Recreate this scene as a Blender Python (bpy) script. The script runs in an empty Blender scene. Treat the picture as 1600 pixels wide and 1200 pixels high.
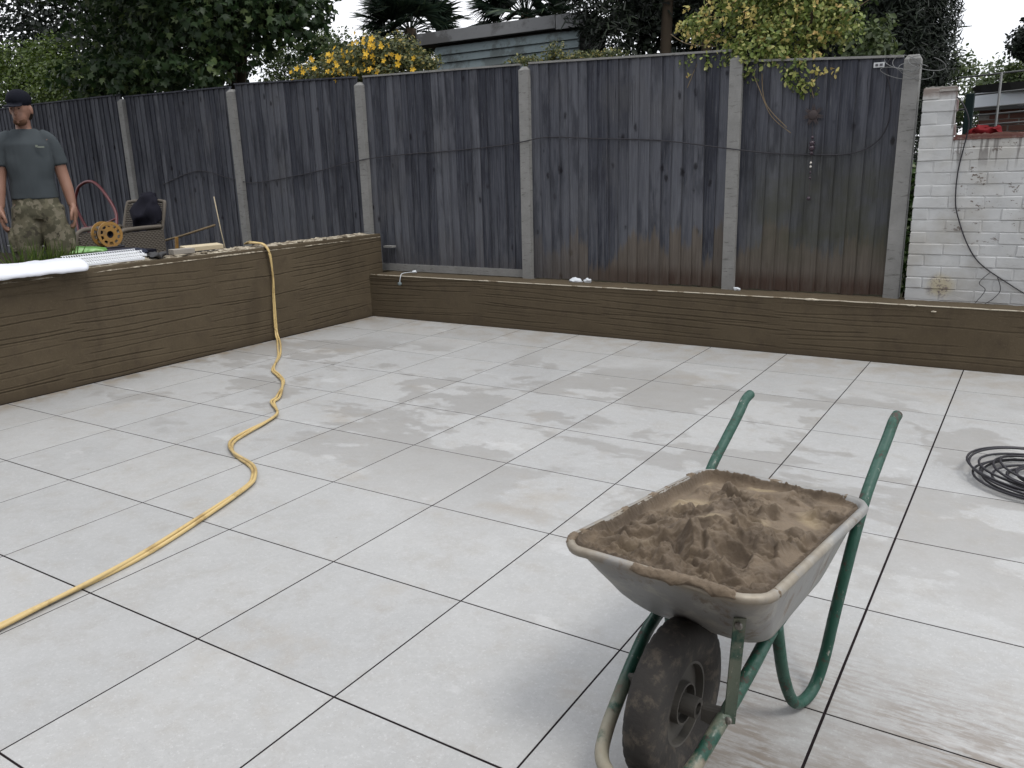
import bpy, bmesh, math, random
import numpy as np
from mathutils import Vector, Matrix, noise
random.seed(7); RNG = np.random.default_rng(11)
S = bpy.context.scene
C = S.collection
R = math.radians

# ------------------------------------------------------------------ camera, sky, sun, exposure
cd = bpy.data.cameras.new('camera'); cam = bpy.data.objects.new('camera', cd); C.objects.link(cam)
cam.matrix_world = Matrix(((0.84471385, -0.11268928, 0.52322044, 2.11924236),
                           (0.53449588, 0.22838415, -0.81372897, -0.79803766),
                           (-0.02779672, 0.9670273, 0.25315121, 1.41669755),
                           (0, 0, 0, 1)))
cd.sensor_width = 36; cd.lens = 36 * 1282.93 / 1600
cd.clip_start = 0.05; cd.clip_end = 2000
S.camera = cam
W = bpy.data.worlds.new('World'); S.world = W; W.use_nodes = True
wt = W.node_tree; wt.nodes.clear()
SUN_EL, SUN_AZ = R(62), R(108)          # azimuth measured from +Y towards +X
def wn(t, **k):
    n = wt.nodes.new(t)
    for a, b in k.items(): setattr(n, a, b)
    return n
sky = wn('ShaderNodeTexSky', sky_type='NISHITA', sun_disc=False, sun_elevation=SUN_EL, sun_rotation=SUN_AZ)
tc = wn('ShaderNodeTexCoord'); mp = wn('ShaderNodeMapping'); mp.inputs['Scale'].default_value = (1, 1, 2.2)
nz = wn('ShaderNodeTexNoise'); nz.inputs['Scale'].default_value = 3.2; nz.inputs['Detail'].default_value = 7
cr = wn('ShaderNodeValToRGB'); cr.color_ramp.elements[0].position = .36; cr.color_ramp.elements[1].position = .56
cr.color_ramp.elements[0].color = (.8, .8, .8, 1); cr.color_ramp.elements[1].color = (1, 1, 1, 1)
mx = wn('ShaderNodeMixRGB'); mx.inputs[2].default_value = (1, 1, 1, 1)
# overcast luminance: brighter towards the zenith (CIE overcast sky)
sx = wn('ShaderNodeSeparateXYZ'); gr = wn('ShaderNodeMapRange'); gr.inputs[1].default_value = 0; gr.inputs[2].default_value = 1; gr.inputs[3].default_value = 12.5; gr.inputs[4].default_value = 16.5
ov = wn('ShaderNodeMixRGB', blend_type='MULTIPLY'); ov.inputs[0].default_value = 1; ov.inputs[1].default_value = (.97, .985, 1.03, 1)
wt.links.new(tc.outputs['Generated'], sx.inputs[0]); wt.links.new(sx.outputs[2], gr.inputs[0]); wt.links.new(gr.outputs[0], ov.inputs[2]); wt.links.new(ov.outputs[0], mx.inputs[2])
bg = wn('ShaderNodeBackground'); bg.inputs[1].default_value = 0.1
ow = wn('ShaderNodeOutputWorld')
L = wt.links.new
L(tc.outputs['Generated'], mp.inputs[0]); L(mp.outputs[0], nz.inputs[0]); L(nz.outputs['Fac'], cr.inputs[0])
L(cr.outputs[0], mx.inputs[0]); L(sky.outputs[0], mx.inputs[1]); L(mx.outputs[0], bg.inputs[0]); L(bg.outputs[0], ow.inputs[0])
sd = bpy.data.lights.new('sun', 'SUN'); sd.energy = 1.4; sd.angle = R(16); sd.color = (1, .96, .9)
so = bpy.data.objects.new('sun', sd); C.objects.link(so)
sv = Vector((math.sin(SUN_AZ) * math.cos(SUN_EL), math.cos(SUN_AZ) * math.cos(SUN_EL), math.sin(SUN_EL)))
so.rotation_euler = sv.to_track_quat('Z', 'Y').to_euler(); so.location = (3, -3, 12)
S.view_settings.view_transform = 'Standard'; S.view_settings.look = 'None'
S.view_settings.exposure = 0.08; S.view_settings.gamma = 1; S.view_settings.use_curve_mapping = False
S.render.engine = 'CYCLES'

# ------------------------------------------------------------------ material helper
class NT:
    def __init__(s, name, rough=.8, spec=.3):
        s.m = bpy.data.materials.new(name); s.m.use_nodes = True; s.t = s.m.node_tree
        s.b = s.t.nodes['Principled BSDF']; s.b.inputs['Roughness'].default_value = rough
        s.b.inputs['Specular IOR Level'].default_value = spec
        s.out = s.t.nodes['Material Output']
    def n(s, t, **k):
        x = s.t.nodes.new(t)
        for a, b in k.items(): setattr(x, a, b)
        return x
    def l(s, a, b): s.t.links.new(a, b)
    def put(s, sock, v):
        if hasattr(v, 'is_output') or isinstance(v, bpy.types.NodeSocket): s.l(v, sock)
        else: sock.default_value = v if not isinstance(v, tuple) or len(v) == 4 or sock.type != 'RGBA' else (*v, 1)
    def coord(s, kind='Object', scale=(1, 1, 1), rnd=False, loc=(0, 0, 0)):
        if kind == 'World': o = s.n('ShaderNodeNewGeometry').outputs['Position']
        else: o = s.n('ShaderNodeTexCoord').outputs[kind]
        if rnd:
            oi = s.n('ShaderNodeObjectInfo'); m = s.n('ShaderNodeMath', operation='MULTIPLY'); s.l(oi.outputs['Random'], m.inputs[0]); m.inputs[1].default_value = 97
            a = s.n('ShaderNodeVectorMath', operation='ADD'); s.l(o, a.inputs[0]); s.l(m.outputs[0], a.inputs[1]); o = a.outputs[0]
        p = s.n('ShaderNodeMapping'); p.inputs['Scale'].default_value = scale; p.inputs['Location'].default_value = loc; s.l(o, p.inputs[0])
        return p.outputs[0]
    def noise(s, co, scale, detail=4, rough=.55, dist=0):
        x = s.n('ShaderNodeTexNoise'); s.l(co, x.inputs['Vector']); x.inputs['Scale'].default_value = scale
        x.inputs['Detail'].default_value = detail; x.inputs['Roughness'].default_value = rough; x.inputs['Distortion'].default_value = dist
        return x.outputs['Fac']
    def voro(s, co, scale, feature='F1', rand=1):
        x = s.n('ShaderNodeTexVoronoi', feature=feature); s.l(co, x.inputs['Vector']); x.inputs['Scale'].default_value = scale; x.inputs['Randomness'].default_value = rand
        return x.outputs['Distance']
    def rng(s, v, a, b, c=0., d=1., smooth=True):
        x = s.n('ShaderNodeMapRange'); x.interpolation_type = 'SMOOTHSTEP' if smooth else 'LINEAR'
        s.put(x.inputs[0], v)
        for i, q in enumerate((a, b, c, d)): x.inputs[i + 1].default_value = q
        return x.outputs[0]
    def math(s, op, a, b=0.):
        x = s.n('ShaderNodeMath', operation=op); s.put(x.inputs[0], a); s.put(x.inputs[1], b); return x.outputs[0]
    def mix(s, f, a, b, mode='MIX'):
        x = s.n('ShaderNodeMixRGB', blend_type=mode); s.put(x.inputs[0], f); s.put(x.inputs[1], a); s.put(x.inputs[2], b); return x.outputs[0]
    def sep(s, v):
        x = s.n('ShaderNodeSeparateXYZ'); s.l(v, x.inputs[0]); return x.outputs
    def random(s): return s.n('ShaderNodeObjectInfo').outputs['Random']
    def island(s): return s.n('ShaderNodeNewGeometry').outputs['Random Per Island']
    def col(s, v): s.put(s.b.inputs['Base Color'], v)
    def rough(s, v): s.put(s.b.inputs['Roughness'], v)
    def bump(s, h, strength=.3, dist=.01):
        x = s.n('ShaderNodeBump'); x.inputs['Strength'].default_value = strength; x.inputs['Distance'].default_value = dist
        s.put(x.inputs['Height'], h); s.l(x.outputs[0], s.b.inputs['Normal'])

def plain(name, c, rough=.7, spec=.3, var=.25, sc=30, metal=0, bump=.15, grime=None):
    t = NT(name, rough, spec); co = t.coord('Object')
    n1 = t.noise(co, sc, 5); n2 = t.noise(co, sc * .15, 3)
    d = tuple(x * (1 - var) for x in c); e = tuple(min(1, x * (1 + var * .6)) for x in c)
    k = t.mix(t.math('MULTIPLY', t.math('ADD', n1, n2), .5), d, e)
    k = t.mix(.5, k, c)
    if grime: k = t.mix(t.rng(t.noise(co, sc * .3, 6, .7), .5, .62), k, grime)
    t.col(k); t.b.inputs['Metallic'].default_value = metal
    if bump: t.bump(n1, bump, .002)
    return t.m

# ------------------------------------------------------------------ object helpers
def mesh(name, v, f, m=None, smooth=False):
    me = bpy.data.meshes.new(name); me.from_pydata([tuple(x) for x in v], [], f); me.update()
    if m: me.materials.append(m)
    if smooth: me.shade_smooth()
    return me
def obj(name, me, parent=None, loc=None, rot=None):
    o = bpy.data.objects.new(name, me); C.objects.link(o)
    if parent: o.parent = parent
    if loc is not None: o.location = loc
    if rot is not None: o.rotation_euler = rot
    return o
def tag(o, label=None, cat=None, group=None, kind=None):
    if label: o['label'] = label
    if cat: o['category'] = cat
    if group: o['group'] = group
    if kind: o['kind'] = kind
    return o
def empty(name, loc=(0, 0, 0), rz=0):
    o = bpy.data.objects.new(name, None); C.objects.link(o); o.location = loc; o.rotation_euler = (0, 0, rz); o.empty_display_size = .1
    return o
def bm2(name, bm, m, smooth=False, bevel=0):
    if bevel: bmesh.ops.bevel(bm, geom=list(bm.edges), offset=bevel, segments=2, affect='EDGES', profile=.6)
    me = bpy.data.meshes.new(name); bm.to_mesh(me); bm.free(); me.materials.append(m)
    if smooth: me.shade_smooth()
    return me
def boxbm(x0, x1, y0, y1, z0, z1, bm=None):
    bm = bm or bmesh.new()
    r = bmesh.ops.create_cube(bm, size=1)
    for v in r['verts']:
        v.co = Vector((x0 + (v.co.x + .5) * (x1 - x0), y0 + (v.co.y + .5) * (y1 - y0), z0 + (v.co.z + .5) * (z1 - z0)))
    return bm
def box(name, x0, x1, y0, y1, z0, z1, m, parent=None, bevel=0):
    return obj(name, bm2(name, boxbm(x0, x1, y0, y1, z0, z1), m, bevel=bevel), parent)
def smoothpath(pts, n=8):
    P = [Vector(p) for p in pts]; out = []
    for i in range(len(P) - 1):
        a, b, c, d = P[max(i - 1, 0)], P[i], P[i + 1], P[min(i + 2, len(P) - 1)]
        for k in range(n):
            t = k / n
            out.append(.5 * ((2 * b) + (c - a) * t + (2 * a - 5 * b + 4 * c - d) * t * t + (3 * b - a - 3 * c + d) * t ** 3))
    out.append(P[-1]); return out
def tubedata(path, r, seg=8, cap=True):
    P = [Vector(p) for p in path]; V = []; F = []; n = len(P)
    up = Vector((0, 0, 1)); tprev = None; nrm = None
    for i, p in enumerate(P):
        t = (P[min(i + 1, n - 1)] - P[max(i - 1, 0)]).normalized()
        if nrm is None:
            nrm = t.orthogonal().normalized()
        else:
            nrm = (nrm - t * nrm.dot(t)).normalized()
        bi = t.cross(nrm)
        rr = r[i] if hasattr(r, '__len__') else r
        for k in range(seg):
            a = 2 * math.pi * k / seg; V.append(p + (nrm * math.cos(a) + bi * math.sin(a)) * rr)
    for i in range(n - 1):
        for k in range(seg):
            k2 = (k + 1) % seg; F.append((i * seg + k, i * seg + k2, (i + 1) * seg + k2, (i + 1) * seg + k))
    if cap:
        F.append(tuple(reversed(range(seg)))); F.append(tuple((n - 1) * seg + k for k in range(seg)))
    return V, F
def merge(parts):
    V = []; F = []
    for v, f in parts:
        o = len(V); V += list(v); F += [tuple(i + o for i in q) for q in f]
    return V, F
def tube(name, path, r, m, parent=None, seg=8, n=8):
    p = smoothpath(path, n) if n else path
    v, f = tubedata(p, r, seg); return obj(name, mesh(name, v, f, m, True), parent)
def loft(rings, seg=20, cap=True):
    """rings: (cx,cy,cz, rx, ry[, rotz[, tilt]]) horizontal ellipses"""
    V = []; F = []
    for q in rings:
        cx, cy, cz, rx, ry = q[:5]; rz = q[5] if len(q) > 5 else 0; e = q[6] if len(q) > 6 else 1
        for k in range(seg):
            a = 2 * math.pi * k / seg; c, s = math.cos(a), math.sin(a)
            x = rx * math.copysign(abs(c) ** e, c); y = ry * math.copysign(abs(s) ** e, s)
            V.append(Vector((cx + x * math.cos(rz) - y * math.sin(rz), cy + x * math.sin(rz) + y * math.cos(rz), cz)))
    n = len(rings)
    for i in range(n - 1):
        for k in range(seg):
            k2 = (k + 1) % seg; F.append((i * seg + k, i * seg + k2, (i + 1) * seg + k2, (i + 1) * seg + k))
    if cap: F.append(tuple(reversed(range(seg)))); F.append(tuple((n - 1) * seg + k for k in range(seg)))
    return V, F
def ball(c, r, seg=14, rings=9, sc=(1, 1, 1)):
    V = []; F = []
    c = Vector(c)
    for i in range(rings + 1):
        ph = math.pi * i / rings
        for k in range(seg):
            a = 2 * math.pi * k / seg
            V.append(c + Vector((r * sc[0] * math.sin(ph) * math.cos(a), r * sc[1] * math.sin(ph) * math.sin(a), r * sc[2] * math.cos(ph))))
    for i in range(rings):
        for k in range(seg):
            k2 = (k + 1) % seg; F.append((i * seg + k, (i + 1) * seg + k, (i + 1) * seg + k2, i * seg + k2))
    return V, F
def displaced(V, amp, freq, seed=0):
    return [Vector(v) + noise.noise_vector(Vector(v) * freq + Vector((seed, seed, seed))) * amp for v in V]
def union(name, parts, m, voxel, parent=None, disp=0, dfreq=10, smooth_it=4, seed=0):
    """one continuous surface from overlapping volumes (voxel remesh)"""
    V, F = merge(parts)
    tmp = obj('tmp', mesh('tmp', V, F, m))
    md = tmp.modifiers.new('r', 'REMESH'); md.mode = 'VOXEL'; md.voxel_size = voxel
    ms = tmp.modifiers.new('s', 'SMOOTH'); ms.iterations = smooth_it; ms.factor = .5
    dg = bpy.context.evaluated_depsgraph_get()
    me = bpy.data.meshes.new_from_object(tmp.evaluated_get(dg)); bpy.data.objects.remove(tmp)
    if disp:
        for v in me.vertices: v.co += v.normal * (disp * noise.noise(Vector((v.co.x * dfreq + seed, v.co.y * dfreq, v.co.z * dfreq * .6))))
    me.name = name; me.shade_smooth()
    if not me.materials: me.materials.append(m)
    return obj(name, me, parent)

def scatter(name, P, D, size, tv, tf, m, parent=None, flat=0.0, up=None):
    """many small leaves as one mesh: P positions, D facing normals, size per leaf, tv/tf template in xy plane"""
    n = len(P); tv = np.array(tv, float)
    D = D / (np.linalg.norm(D, axis=1, keepdims=True) + 1e-9)
    a = RNG.normal(size=(n, 3)); 
    if up is not None: a = a * .35 + np.array(up)
    U = a - (a * D).sum(1, keepdims=True) * D; U /= np.linalg.norm(U, axis=1, keepdims=True) + 1e-9
    Wv = np.cross(D, U)
    X = P[:, None, :] + size[:, None, None] * (Wv[:, None, :] * tv[None, :, 0:1] + U[:, None, :] * tv[None, :, 1:2] + D[:, None, :] * tv[None, :, 2:3])
    k = len(tv); V = X.reshape(-1, 3)
    me = bpy.data.meshes.new(name)
    loops = np.concatenate([np.array(f) for f in tf]); sizes = np.array([len(f) for f in tf])
    allL = (loops[None, :] + (np.arange(n) * k)[:, None]).reshape(-1)
    tot = np.tile(sizes, n); start = np.concatenate([[0], np.cumsum(tot)[:-1]])
    me.vertices.add(len(V)); me.vertices.foreach_set('co', V.ravel().astype(np.float32))
    me.loops.add(len(allL)); me.loops.foreach_set('vertex_index', allL.astype(np.int32))
    me.polygons.add(len(tot)); me.polygons.foreach_set('loop_start', start.astype(np.int32)); me.polygons.foreach_set('loop_total', tot.astype(np.int32))
    me.update(calc_edges=True); me.materials.append(m)
    return obj(name, me, parent)
LEAF = ([(0, 0, 0), (.32, .4, .05), (.22, .8, .02), (0, 1.05, -.06), (-.22, .8, .02), (-.32, .4, .05)], [(0, 1, 2, 3), (0, 3, 4, 5)])
MAPLE = ([(0, 0, 0), (.25, .05, -.04), (.62, .12, -.1), (.42, .38, 0), (.72, .72, -.1), (.3, .62, .03), (0, 1.1, -.1), (-.3, .62, .03), (-.72, .72, -.1), (-.42, .38, 0), (-.62, .12, -.1), (-.25, .05, -.04)],
         [(0, 1, 2, 3), (0, 3, 4, 5), (0, 5, 6, 7), (0, 7, 8, 9), (0, 9, 10, 11)])
NEEDLE = ([(-.09, 0, 0), (.09, 0, 0), (.05, 1, .1), (-.05, 1, .1)], [(0, 1, 2, 3)])
BLADE = ([(-.02, 0, 0), (.02, 0, 0), (.018, .5, .05), (-.018, .5, .05), (0, 1, .25)], [(0, 1, 2, 3), (3, 2, 4)])
def cloud(blobs, n, shell=.55, clump=0):
    """points in a union of ellipsoids (cx,cy,cz,rx,ry,rz), denser to the outside; returns P, outward dirs"""
    B = np.array(blobs, float); w = (B[:, 3] * B[:, 4] * B[:, 5]) ** .67; w /= w.sum()
    i = RNG.choice(len(B), n, p=w); d = RNG.normal(size=(n, 3)); d /= np.linalg.norm(d, axis=1, keepdims=True)
    r = shell + (1 - shell) * RNG.random(n) ** .7
    P = B[i, :3] + d * r[:, None] * B[i, 3:6]
    if clump:
        keep = np.array([noise.noise(Vector(p) * clump) for p in P]) > -.18
        P, d = P[keep], d[keep]
    return P, d

# ------------------------------------------------------------------ materials
def m_tile():
    t = NT('porcelain', .42, .5); co = t.coord('Object', rnd=True); w = t.coord('World')
    c = t.mix(t.noise(co, 3.2, 6, .65), (.27, .268, .258), (.475, .47, .455))
    c = t.mix(t.rng(t.noise(co, 9, 5, .6), .46, .75), c, (.32, .30, .27))
    c = t.mix(t.math('MULTIPLY', t.rng(t.noise(co, 34, 6, .8), .45, .65), .4), c, (.50, .50, .49))
    c = t.mix(t.math('MULTIPLY', t.rng(t.noise(co, 22, 6, .8), .58, .7), .35), c, (.25, .24, .22))
    c = t.mix(t.math('MULTIPLY', t.rng(t.noise(co, 95, 4, .85), .55, .68), .75), c, (.60, .60, .59))
    c = t.mix(t.math('MULTIPLY', t.rng(t.noise(t.coord('Object', (1, 1, 1), rnd=True, loc=(3, 3, 3)), 110, 4, .85), .56, .70), .7), c, (.19, .185, .175))
    r1 = t.random(); c = t.mix(.42, c, t.mix(t.rng(r1, 0, 1, 0, 1, False), (.345, .345, .34), (.425, .42, .405)))
    s = t.sep(w)
    # damp film left by a hose: broad patches with crisp drying edges, in the middle of the patio
    band = t.math('MULTIPLY', t.rng(s['Y'], 1.3, 2.6), t.rng(s['Y'], 4.9, 4.2))
    wn1 = t.noise(t.coord('World', (1.0, 1.35, 1), loc=(3, 1, 0)), 1.15, 8, .66, .2)
    damp = t.math('MULTIPLY', t.rng(t.math('ADD', wn1, t.math('MULTIPLY', t.math('SUBTRACT', r1, .5), .10)), .51, .54), band)
    c = t.mix(t.math('MULTIPLY', damp, .46), c, t.mix(t.noise(w, 3, 4), (.225, .21, .19), (.30, .285, .265)))
    # brownish foot and barrow dirt
    mud = t.rng(t.noise(t.coord('World', (.9, 1, 1), loc=(7, 2, 0)), 1.6, 6, .7), .55, .72)
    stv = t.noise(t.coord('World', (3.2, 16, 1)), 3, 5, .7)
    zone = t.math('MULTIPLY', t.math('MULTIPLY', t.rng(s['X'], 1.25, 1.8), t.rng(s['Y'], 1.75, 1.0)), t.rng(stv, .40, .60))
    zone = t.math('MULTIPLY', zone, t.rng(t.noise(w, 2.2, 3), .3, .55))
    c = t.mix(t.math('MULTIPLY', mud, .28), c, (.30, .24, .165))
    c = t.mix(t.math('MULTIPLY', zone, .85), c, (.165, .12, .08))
    wet_shade = t.math('MULTIPLY', t.math('MULTIPLY', t.rng(s['X'], 1.35, 1.75), t.rng(s['Y'], 1.45, .95)), t.rng(t.noise(t.coord('World', (1.5, 2.2, 1)), 2.4, 6, .7), .34, .58))  # wet dirt tone that also paints in the shadow around the barrow
    c = t.mix(t.math('MULTIPLY', wet_shade, .5), c, (.20, .175, .15))
    far = t.math('MULTIPLY', t.rng(s['Y'], 4.6, 5.4), t.rng(t.noise(w, 5, 5, .7), .4, .62))
    c = t.mix(t.math('MULTIPLY', far, .4), c, (.26, .21, .15))
    lft = t.math('MULTIPLY', t.rng(s['X'], -3.3, -3.56), t.rng(t.noise(w, 8, 5, .7), .4, .6))
    c = t.mix(t.math('MULTIPLY', lft, .7), c, (.25, .19, .12))
    sp = t.rng(t.voro(t.coord('World', loc=(.3, .2, 0)), 7), .05, .02); sp = t.math('MULTIPLY', sp, t.rng(t.noise(w, 1.3, 3), .5, .6))
    c = t.mix(t.math('MULTIPLY', sp, .6), c, (.17, .14, .1))
    # lime smears
    wh = t.math('MULTIPLY', t.rng(t.noise(t.coord('World', (1, 1.6, 1), loc=(9, 4, 0)), 2.1, 6, .62, .1), .63, .68), .35)
    c = t.mix(wh, c, (.54, .54, .53))
    c = t.mix(1., c, (.985, 1.0, 1.018), 'MULTIPLY')
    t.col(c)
    t.rough(t.math('ADD', t.rng(damp, 0, 1, .34, .24), t.math('MULTIPLY', t.noise(co, 12, 4), .14)))
    t.bump(t.noise(co, 90, 4, .7), .12, .002)
    return t.m
def m_render():
    t = NT('wet_render', .88, .2); w = t.coord('World')
    c = t.mix(t.noise(w, 2.6, 6, .65), (.060, .046, .029), (.106, .083, .053))
    c = t.mix(t.rng(t.noise(w, 7, 6, .7), .46, .78), c, (.064, .049, .033))
    c = t.mix(t.math('MULTIPLY', t.rng(t.noise(w, 60, 4, .8), .5, .75), .5), c, (.13, .104, .070))
    c = t.mix(t.math('MULTIPLY', t.rng(t.noise(t.coord('World', (1, 1, .35), loc=(5, 5, 1)), 3.4, 5, .6), .54, .72), .32), c, (.038, .029, .020))
    c = t.mix(t.rng(t.sep(w)['Z'], .07, .0, 0, .5), c, (.06, .045, .03))
    t.col(c); t.bump(t.noise(w, 140, 6, .75), .55, .004)
    return t.m
def m_crust():
    t = NT('dry_mortar', .9, .15); w = t.coord('World')
    c = t.mix(t.rng(t.noise(w, 14, 6, .7), .4, .62), (.13, .105, .075), (.42, .38, .30))
    t.col(c); t.bump(t.noise(w, 90, 5, .7), .6, .004); return t.m
def m_wood():
    t = NT('weathered_board', .85, .15); o = t.coord('Object', rnd=True); w = t.coord('World'); rd = t.random(); s_ = t.sep(w)
    g = t.noise(t.coord('Object', (22, 22, .9), rnd=True), 3.0, 6, .65, .35)
    c = t.mix(t.rng(g, .3, .72), (.030, .032, .041), (.132, .136, .150))
    tone = t.mix(rd, (.029, .031, .042), (.150, .153, .166))
    c = t.mix(.55, c, tone)
    c = t.mix(t.math('MULTIPLY', t.rng(t.noise(t.coord('Object', (3, 3, .8), rnd=True), 2.2, 5, .6), .48, .64), .6), c, (.024, .025, .032))
    c = t.mix(t.math('MULTIPLY', t.rng(t.noise(t.coord('World', (1, 1, .7), loc=(3, 0, 6)), 1.7, 5, .6), .52, .68), .4), c, (.11, .108, .108))
    fib = t.rng(t.noise(t.coord('Object', (48, 48, 1.1), rnd=True), 3, 5, .8), .55, .70)
    c = t.mix(t.math('MULTIPLY', fib, .65), c, (.21, .21, .205))
    split = t.rng(t.noise(t.coord('Object', (45, 45, .7), rnd=True), 2.5, 3, .6), .36, .30)
    c = t.mix(t.math('MULTIPLY', split, .8), c, (.015, .015, .02))
    pal = t.math('MULTIPLY', t.rng(s_['Z'], 1.5, .7), t.rng(t.noise(t.coord('Object', (12, 1, 1), rnd=True), 1.5, 5, .7), .4, .62))
    c = t.mix(t.math('MULTIPLY', pal, .35), c, (.175, .178, .185))
    # knots: the same row of knots crosses neighbouring boards sawn from one log
    kn = t.voro(t.coord('World', (9.5, 1, 4.6), loc=(.3, 0, .2)), 1.0, rand=.8)
    kn2 = t.math('ADD', kn, t.math('MULTIPLY', t.math('SUBTRACT', t.noise(o, 26, 4), .5), .30))
    rowm = t.rng(t.noise(t.coord('World', (.45, 1, 2.6), loc=(1, 0, 5)), 1.4, 2, .5), .44, .52)
    c = t.mix(t.math('MULTIPLY', t.math('MULTIPLY', t.rng(kn2, .22, .06), rowm), .8), c, (.012, .011, .013))
    # brown unweathered foot of the boards towards the right, green algae on the last panel
    s = t.sep(w); nb = t.noise(t.coord('Object', (14, 1, 1.6), rnd=True), 1.0, 6, .75)
    lift = t.math('ADD', t.rng(s['X'], -1.2, .5, -.14, .04, False), t.math('MULTIPLY', nb, .55))
    lift = t.math('ADD', lift, t.math('MULTIPLY', t.math('SUBTRACT', rd, .5), .34))
    br = t.rng(t.math('SUBTRACT', s['Z'], lift), .60, .50)
    br = t.math('MULTIPLY', br, t.rng(s['X'], -2.2, -1.0, .12, 1))
    c = t.mix(t.math('MULTIPLY', br, .82), c, t.mix(g, (.055, .044, .034), (.215, .178, .135)))
    foot = t.math('MULTIPLY', t.rng(s['Z'], .62, .48), t.rng(s['X'], -1.8, -.4, .1, 1))
    c = t.mix(t.math('MULTIPLY', foot, t.rng(nb, .3, .6, .3, .8)), c, (.062, .034, .024))
    al = t.math('MULTIPLY', t.math('MULTIPLY', t.rng(s['Z'], 1.75, 1.05), t.rng(s['Z'], .5, .9)), t.rng(s['X'], .02, .35))
    c = t.mix(t.math('MULTIPLY', al, t.rng(t.noise(w, 5, 4), .30, .65, .3, .75)), c, (.066, .066, .044))
    c = t.mix(1., c, (.86, .88, .92), 'MULTIPLY'); t.col(c); t.bump(t.math('ADD', g, fib), .55, .006); return t.m
def m_concrete(name='concrete', a=(.14, .14, .135), b=(.29, .29, .28)):
    t = NT(name, .9, .2); o = t.coord('Object', rnd=True)
    c = t.mix(t.noise(o, 7, 6, .7), a, b)
    c = t.mix(t.math('MULTIPLY', t.rng(t.noise(t.coord('Object', (1, 1, 5), rnd=True), 12, 4, .7), .55, .7), .6), c, (.07, .068, .06))
    c = t.mix(t.math('MULTIPLY', t.rng(t.noise(o, 70, 3, .8), .6, .7), .5), c, (.30, .30, .29))
    t.col(c); t.bump(t.noise(o, 60, 5, .75), .5, .004); return t.m
def m_whitebrick():
    t = NT('painted_brick', .7, .3); o = t.coord('Object', rnd=True); w = t.coord('World'); s = t.sep(w)
    c = t.mix(t.noise(o, 9, 5, .6), (.37, .38, .385), (.54, .55, .545))
    c = t.mix(t.math('MULTIPLY', t.rng(t.noise(w, 2.5, 5, .6), .42, .66), .6), c, (.33, .315, .28))
    chip = t.rng(t.noise(t.coord('World', (1, 1, 1.8)), 15, 6, .75), .60, .62)
    zone = t.math('MULTIPLY', t.rng(s['X'], 1.45, 1.7), t.rng(s['Z'], .6, 1.0))
    c = t.mix(t.math('MULTIPLY', chip, zone), c, (.10, .075, .06))
    dr = t.math('MULTIPLY', t.rng(t.noise(t.coord('World', (11, 1, .8)), 2.0, 3, .6), .50, .54), t.math('MULTIPLY', t.rng(s['Z'], 1.30, 1.46), t.rng(s['X'], 1.50, 1.54)))
    c = t.mix(t.math('MULTIPLY', dr, .7), c, (.11, .10, .095))
    dx = t.math('SUBTRACT', s['X'], 1.56); dz = t.math('SUBTRACT', s['Z'], .53)
    d = t.math('SQRT', t.math('ADD', t.math('MULTIPLY', dx, dx), t.math('MULTIPLY', dz, dz)))
    bp = t.rng(t.math('ADD', d, t.math('MULTIPLY', t.noise(w, 20, 4), .07)), .15, .07)
    c = t.mix(t.math('MULTIPLY', bp, .75), c, t.mix(t.rng(t.noise(w, 33, 4, .7), .5, .6), (.40, .35, .22), (.09, .05, .035)))
    # bare brick on the worn top edges
    top = t.math('ADD', s['Z'], t.math('MULTIPLY', t.noise(w, 28, 5, .7), .05))
    e1 = t.math('MULTIPLY', t.rng(top, 1.535, 1.565), t.rng(s['X'], 1.53, 1.56)); e2 = t.rng(top, 1.81, 1.87)
    c = t.mix(e1, c, (.10, .04, .034)); c = t.mix(t.math('MULTIPLY', e2, .8), c, (.16, .12, .10))
    t.col(c); t.bump(t.noise(o, 45, 5, .7), .45, .004); return t.m
def m_brick():
    t = NT('red_brick', .85, .2); o = t.coord('Object', rnd=True)
    c = t.mix(t.random(), (.075, .035, .028), (.14, .065, .05)); c = t.mix(t.math('MULTIPLY', t.noise(o, 20, 5), .6), c, (.09, .05, .04))
    t.col(c); return t.m
def m_leaf(name, cols, rough=.5, trans=.35, spec=.35):
    t = NT(name, rough, spec); i = t.island()
    r = t.n('ShaderNodeValToRGB'); e = r.color_ramp.elements
    while len(e) < len(cols): e.new(.5)
    for k, (p, c) in enumerate(cols): e[k].position = p; e[k].color = (*c, 1)
    t.l(i, r.inputs[0]); c = r.outputs[0]
    c = t.mix(t.math('MULTIPLY', t.noise(t.coord('World'), 2.0, 3), .5), c, t.mix(1., c, (.62, .66, .6), 'MULTIPLY'))
    t.col(c)
    tr = t.n('ShaderNodeBsdfTranslucent'); t.l(c, tr.inputs[0]); ms = t.n('ShaderNodeMixShader'); ms.inputs[0].default_value = trans
    t.l(t.b.outputs[0], ms.inputs[1]); t.l(tr.outputs[0], ms.inputs[2]); t.l(ms.outputs[0], t.out.inputs[0])
    return t.m
def m_tubegreen():
    t = NT('green_enamel', .42, .5); o = t.coord('World')
    c = t.mix(t.noise(o, 20, 4), (.006, .045, .030), (.014, .078, .052))
    c = t.mix(t.rng(t.noise(o, 24, 6, .75), .54, .62), c, (.05, .035, .028))
    c = t.mix(t.rng(t.noise(t.coord('World', (1, 1, .5), loc=(4, 2, 1)), 38, 6, .8), .60, .68), c, (.30, .29, .26))
    s = t.sep(o); lo = t.math('MULTIPLY', t.rng(s['Y'], .86, .66), t.rng(t.noise(o, 15, 5), .35, .5))
    c = t.mix(t.math('MULTIPLY', lo, .85), c, (.29, .26, .20))
    t.col(c); t.rough(t.rng(t.noise(o, 24, 6, .75), .4, .6, .35, .75)); t.bump(t.noise(o, 120, 4), .25, .002); return t.m
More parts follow.
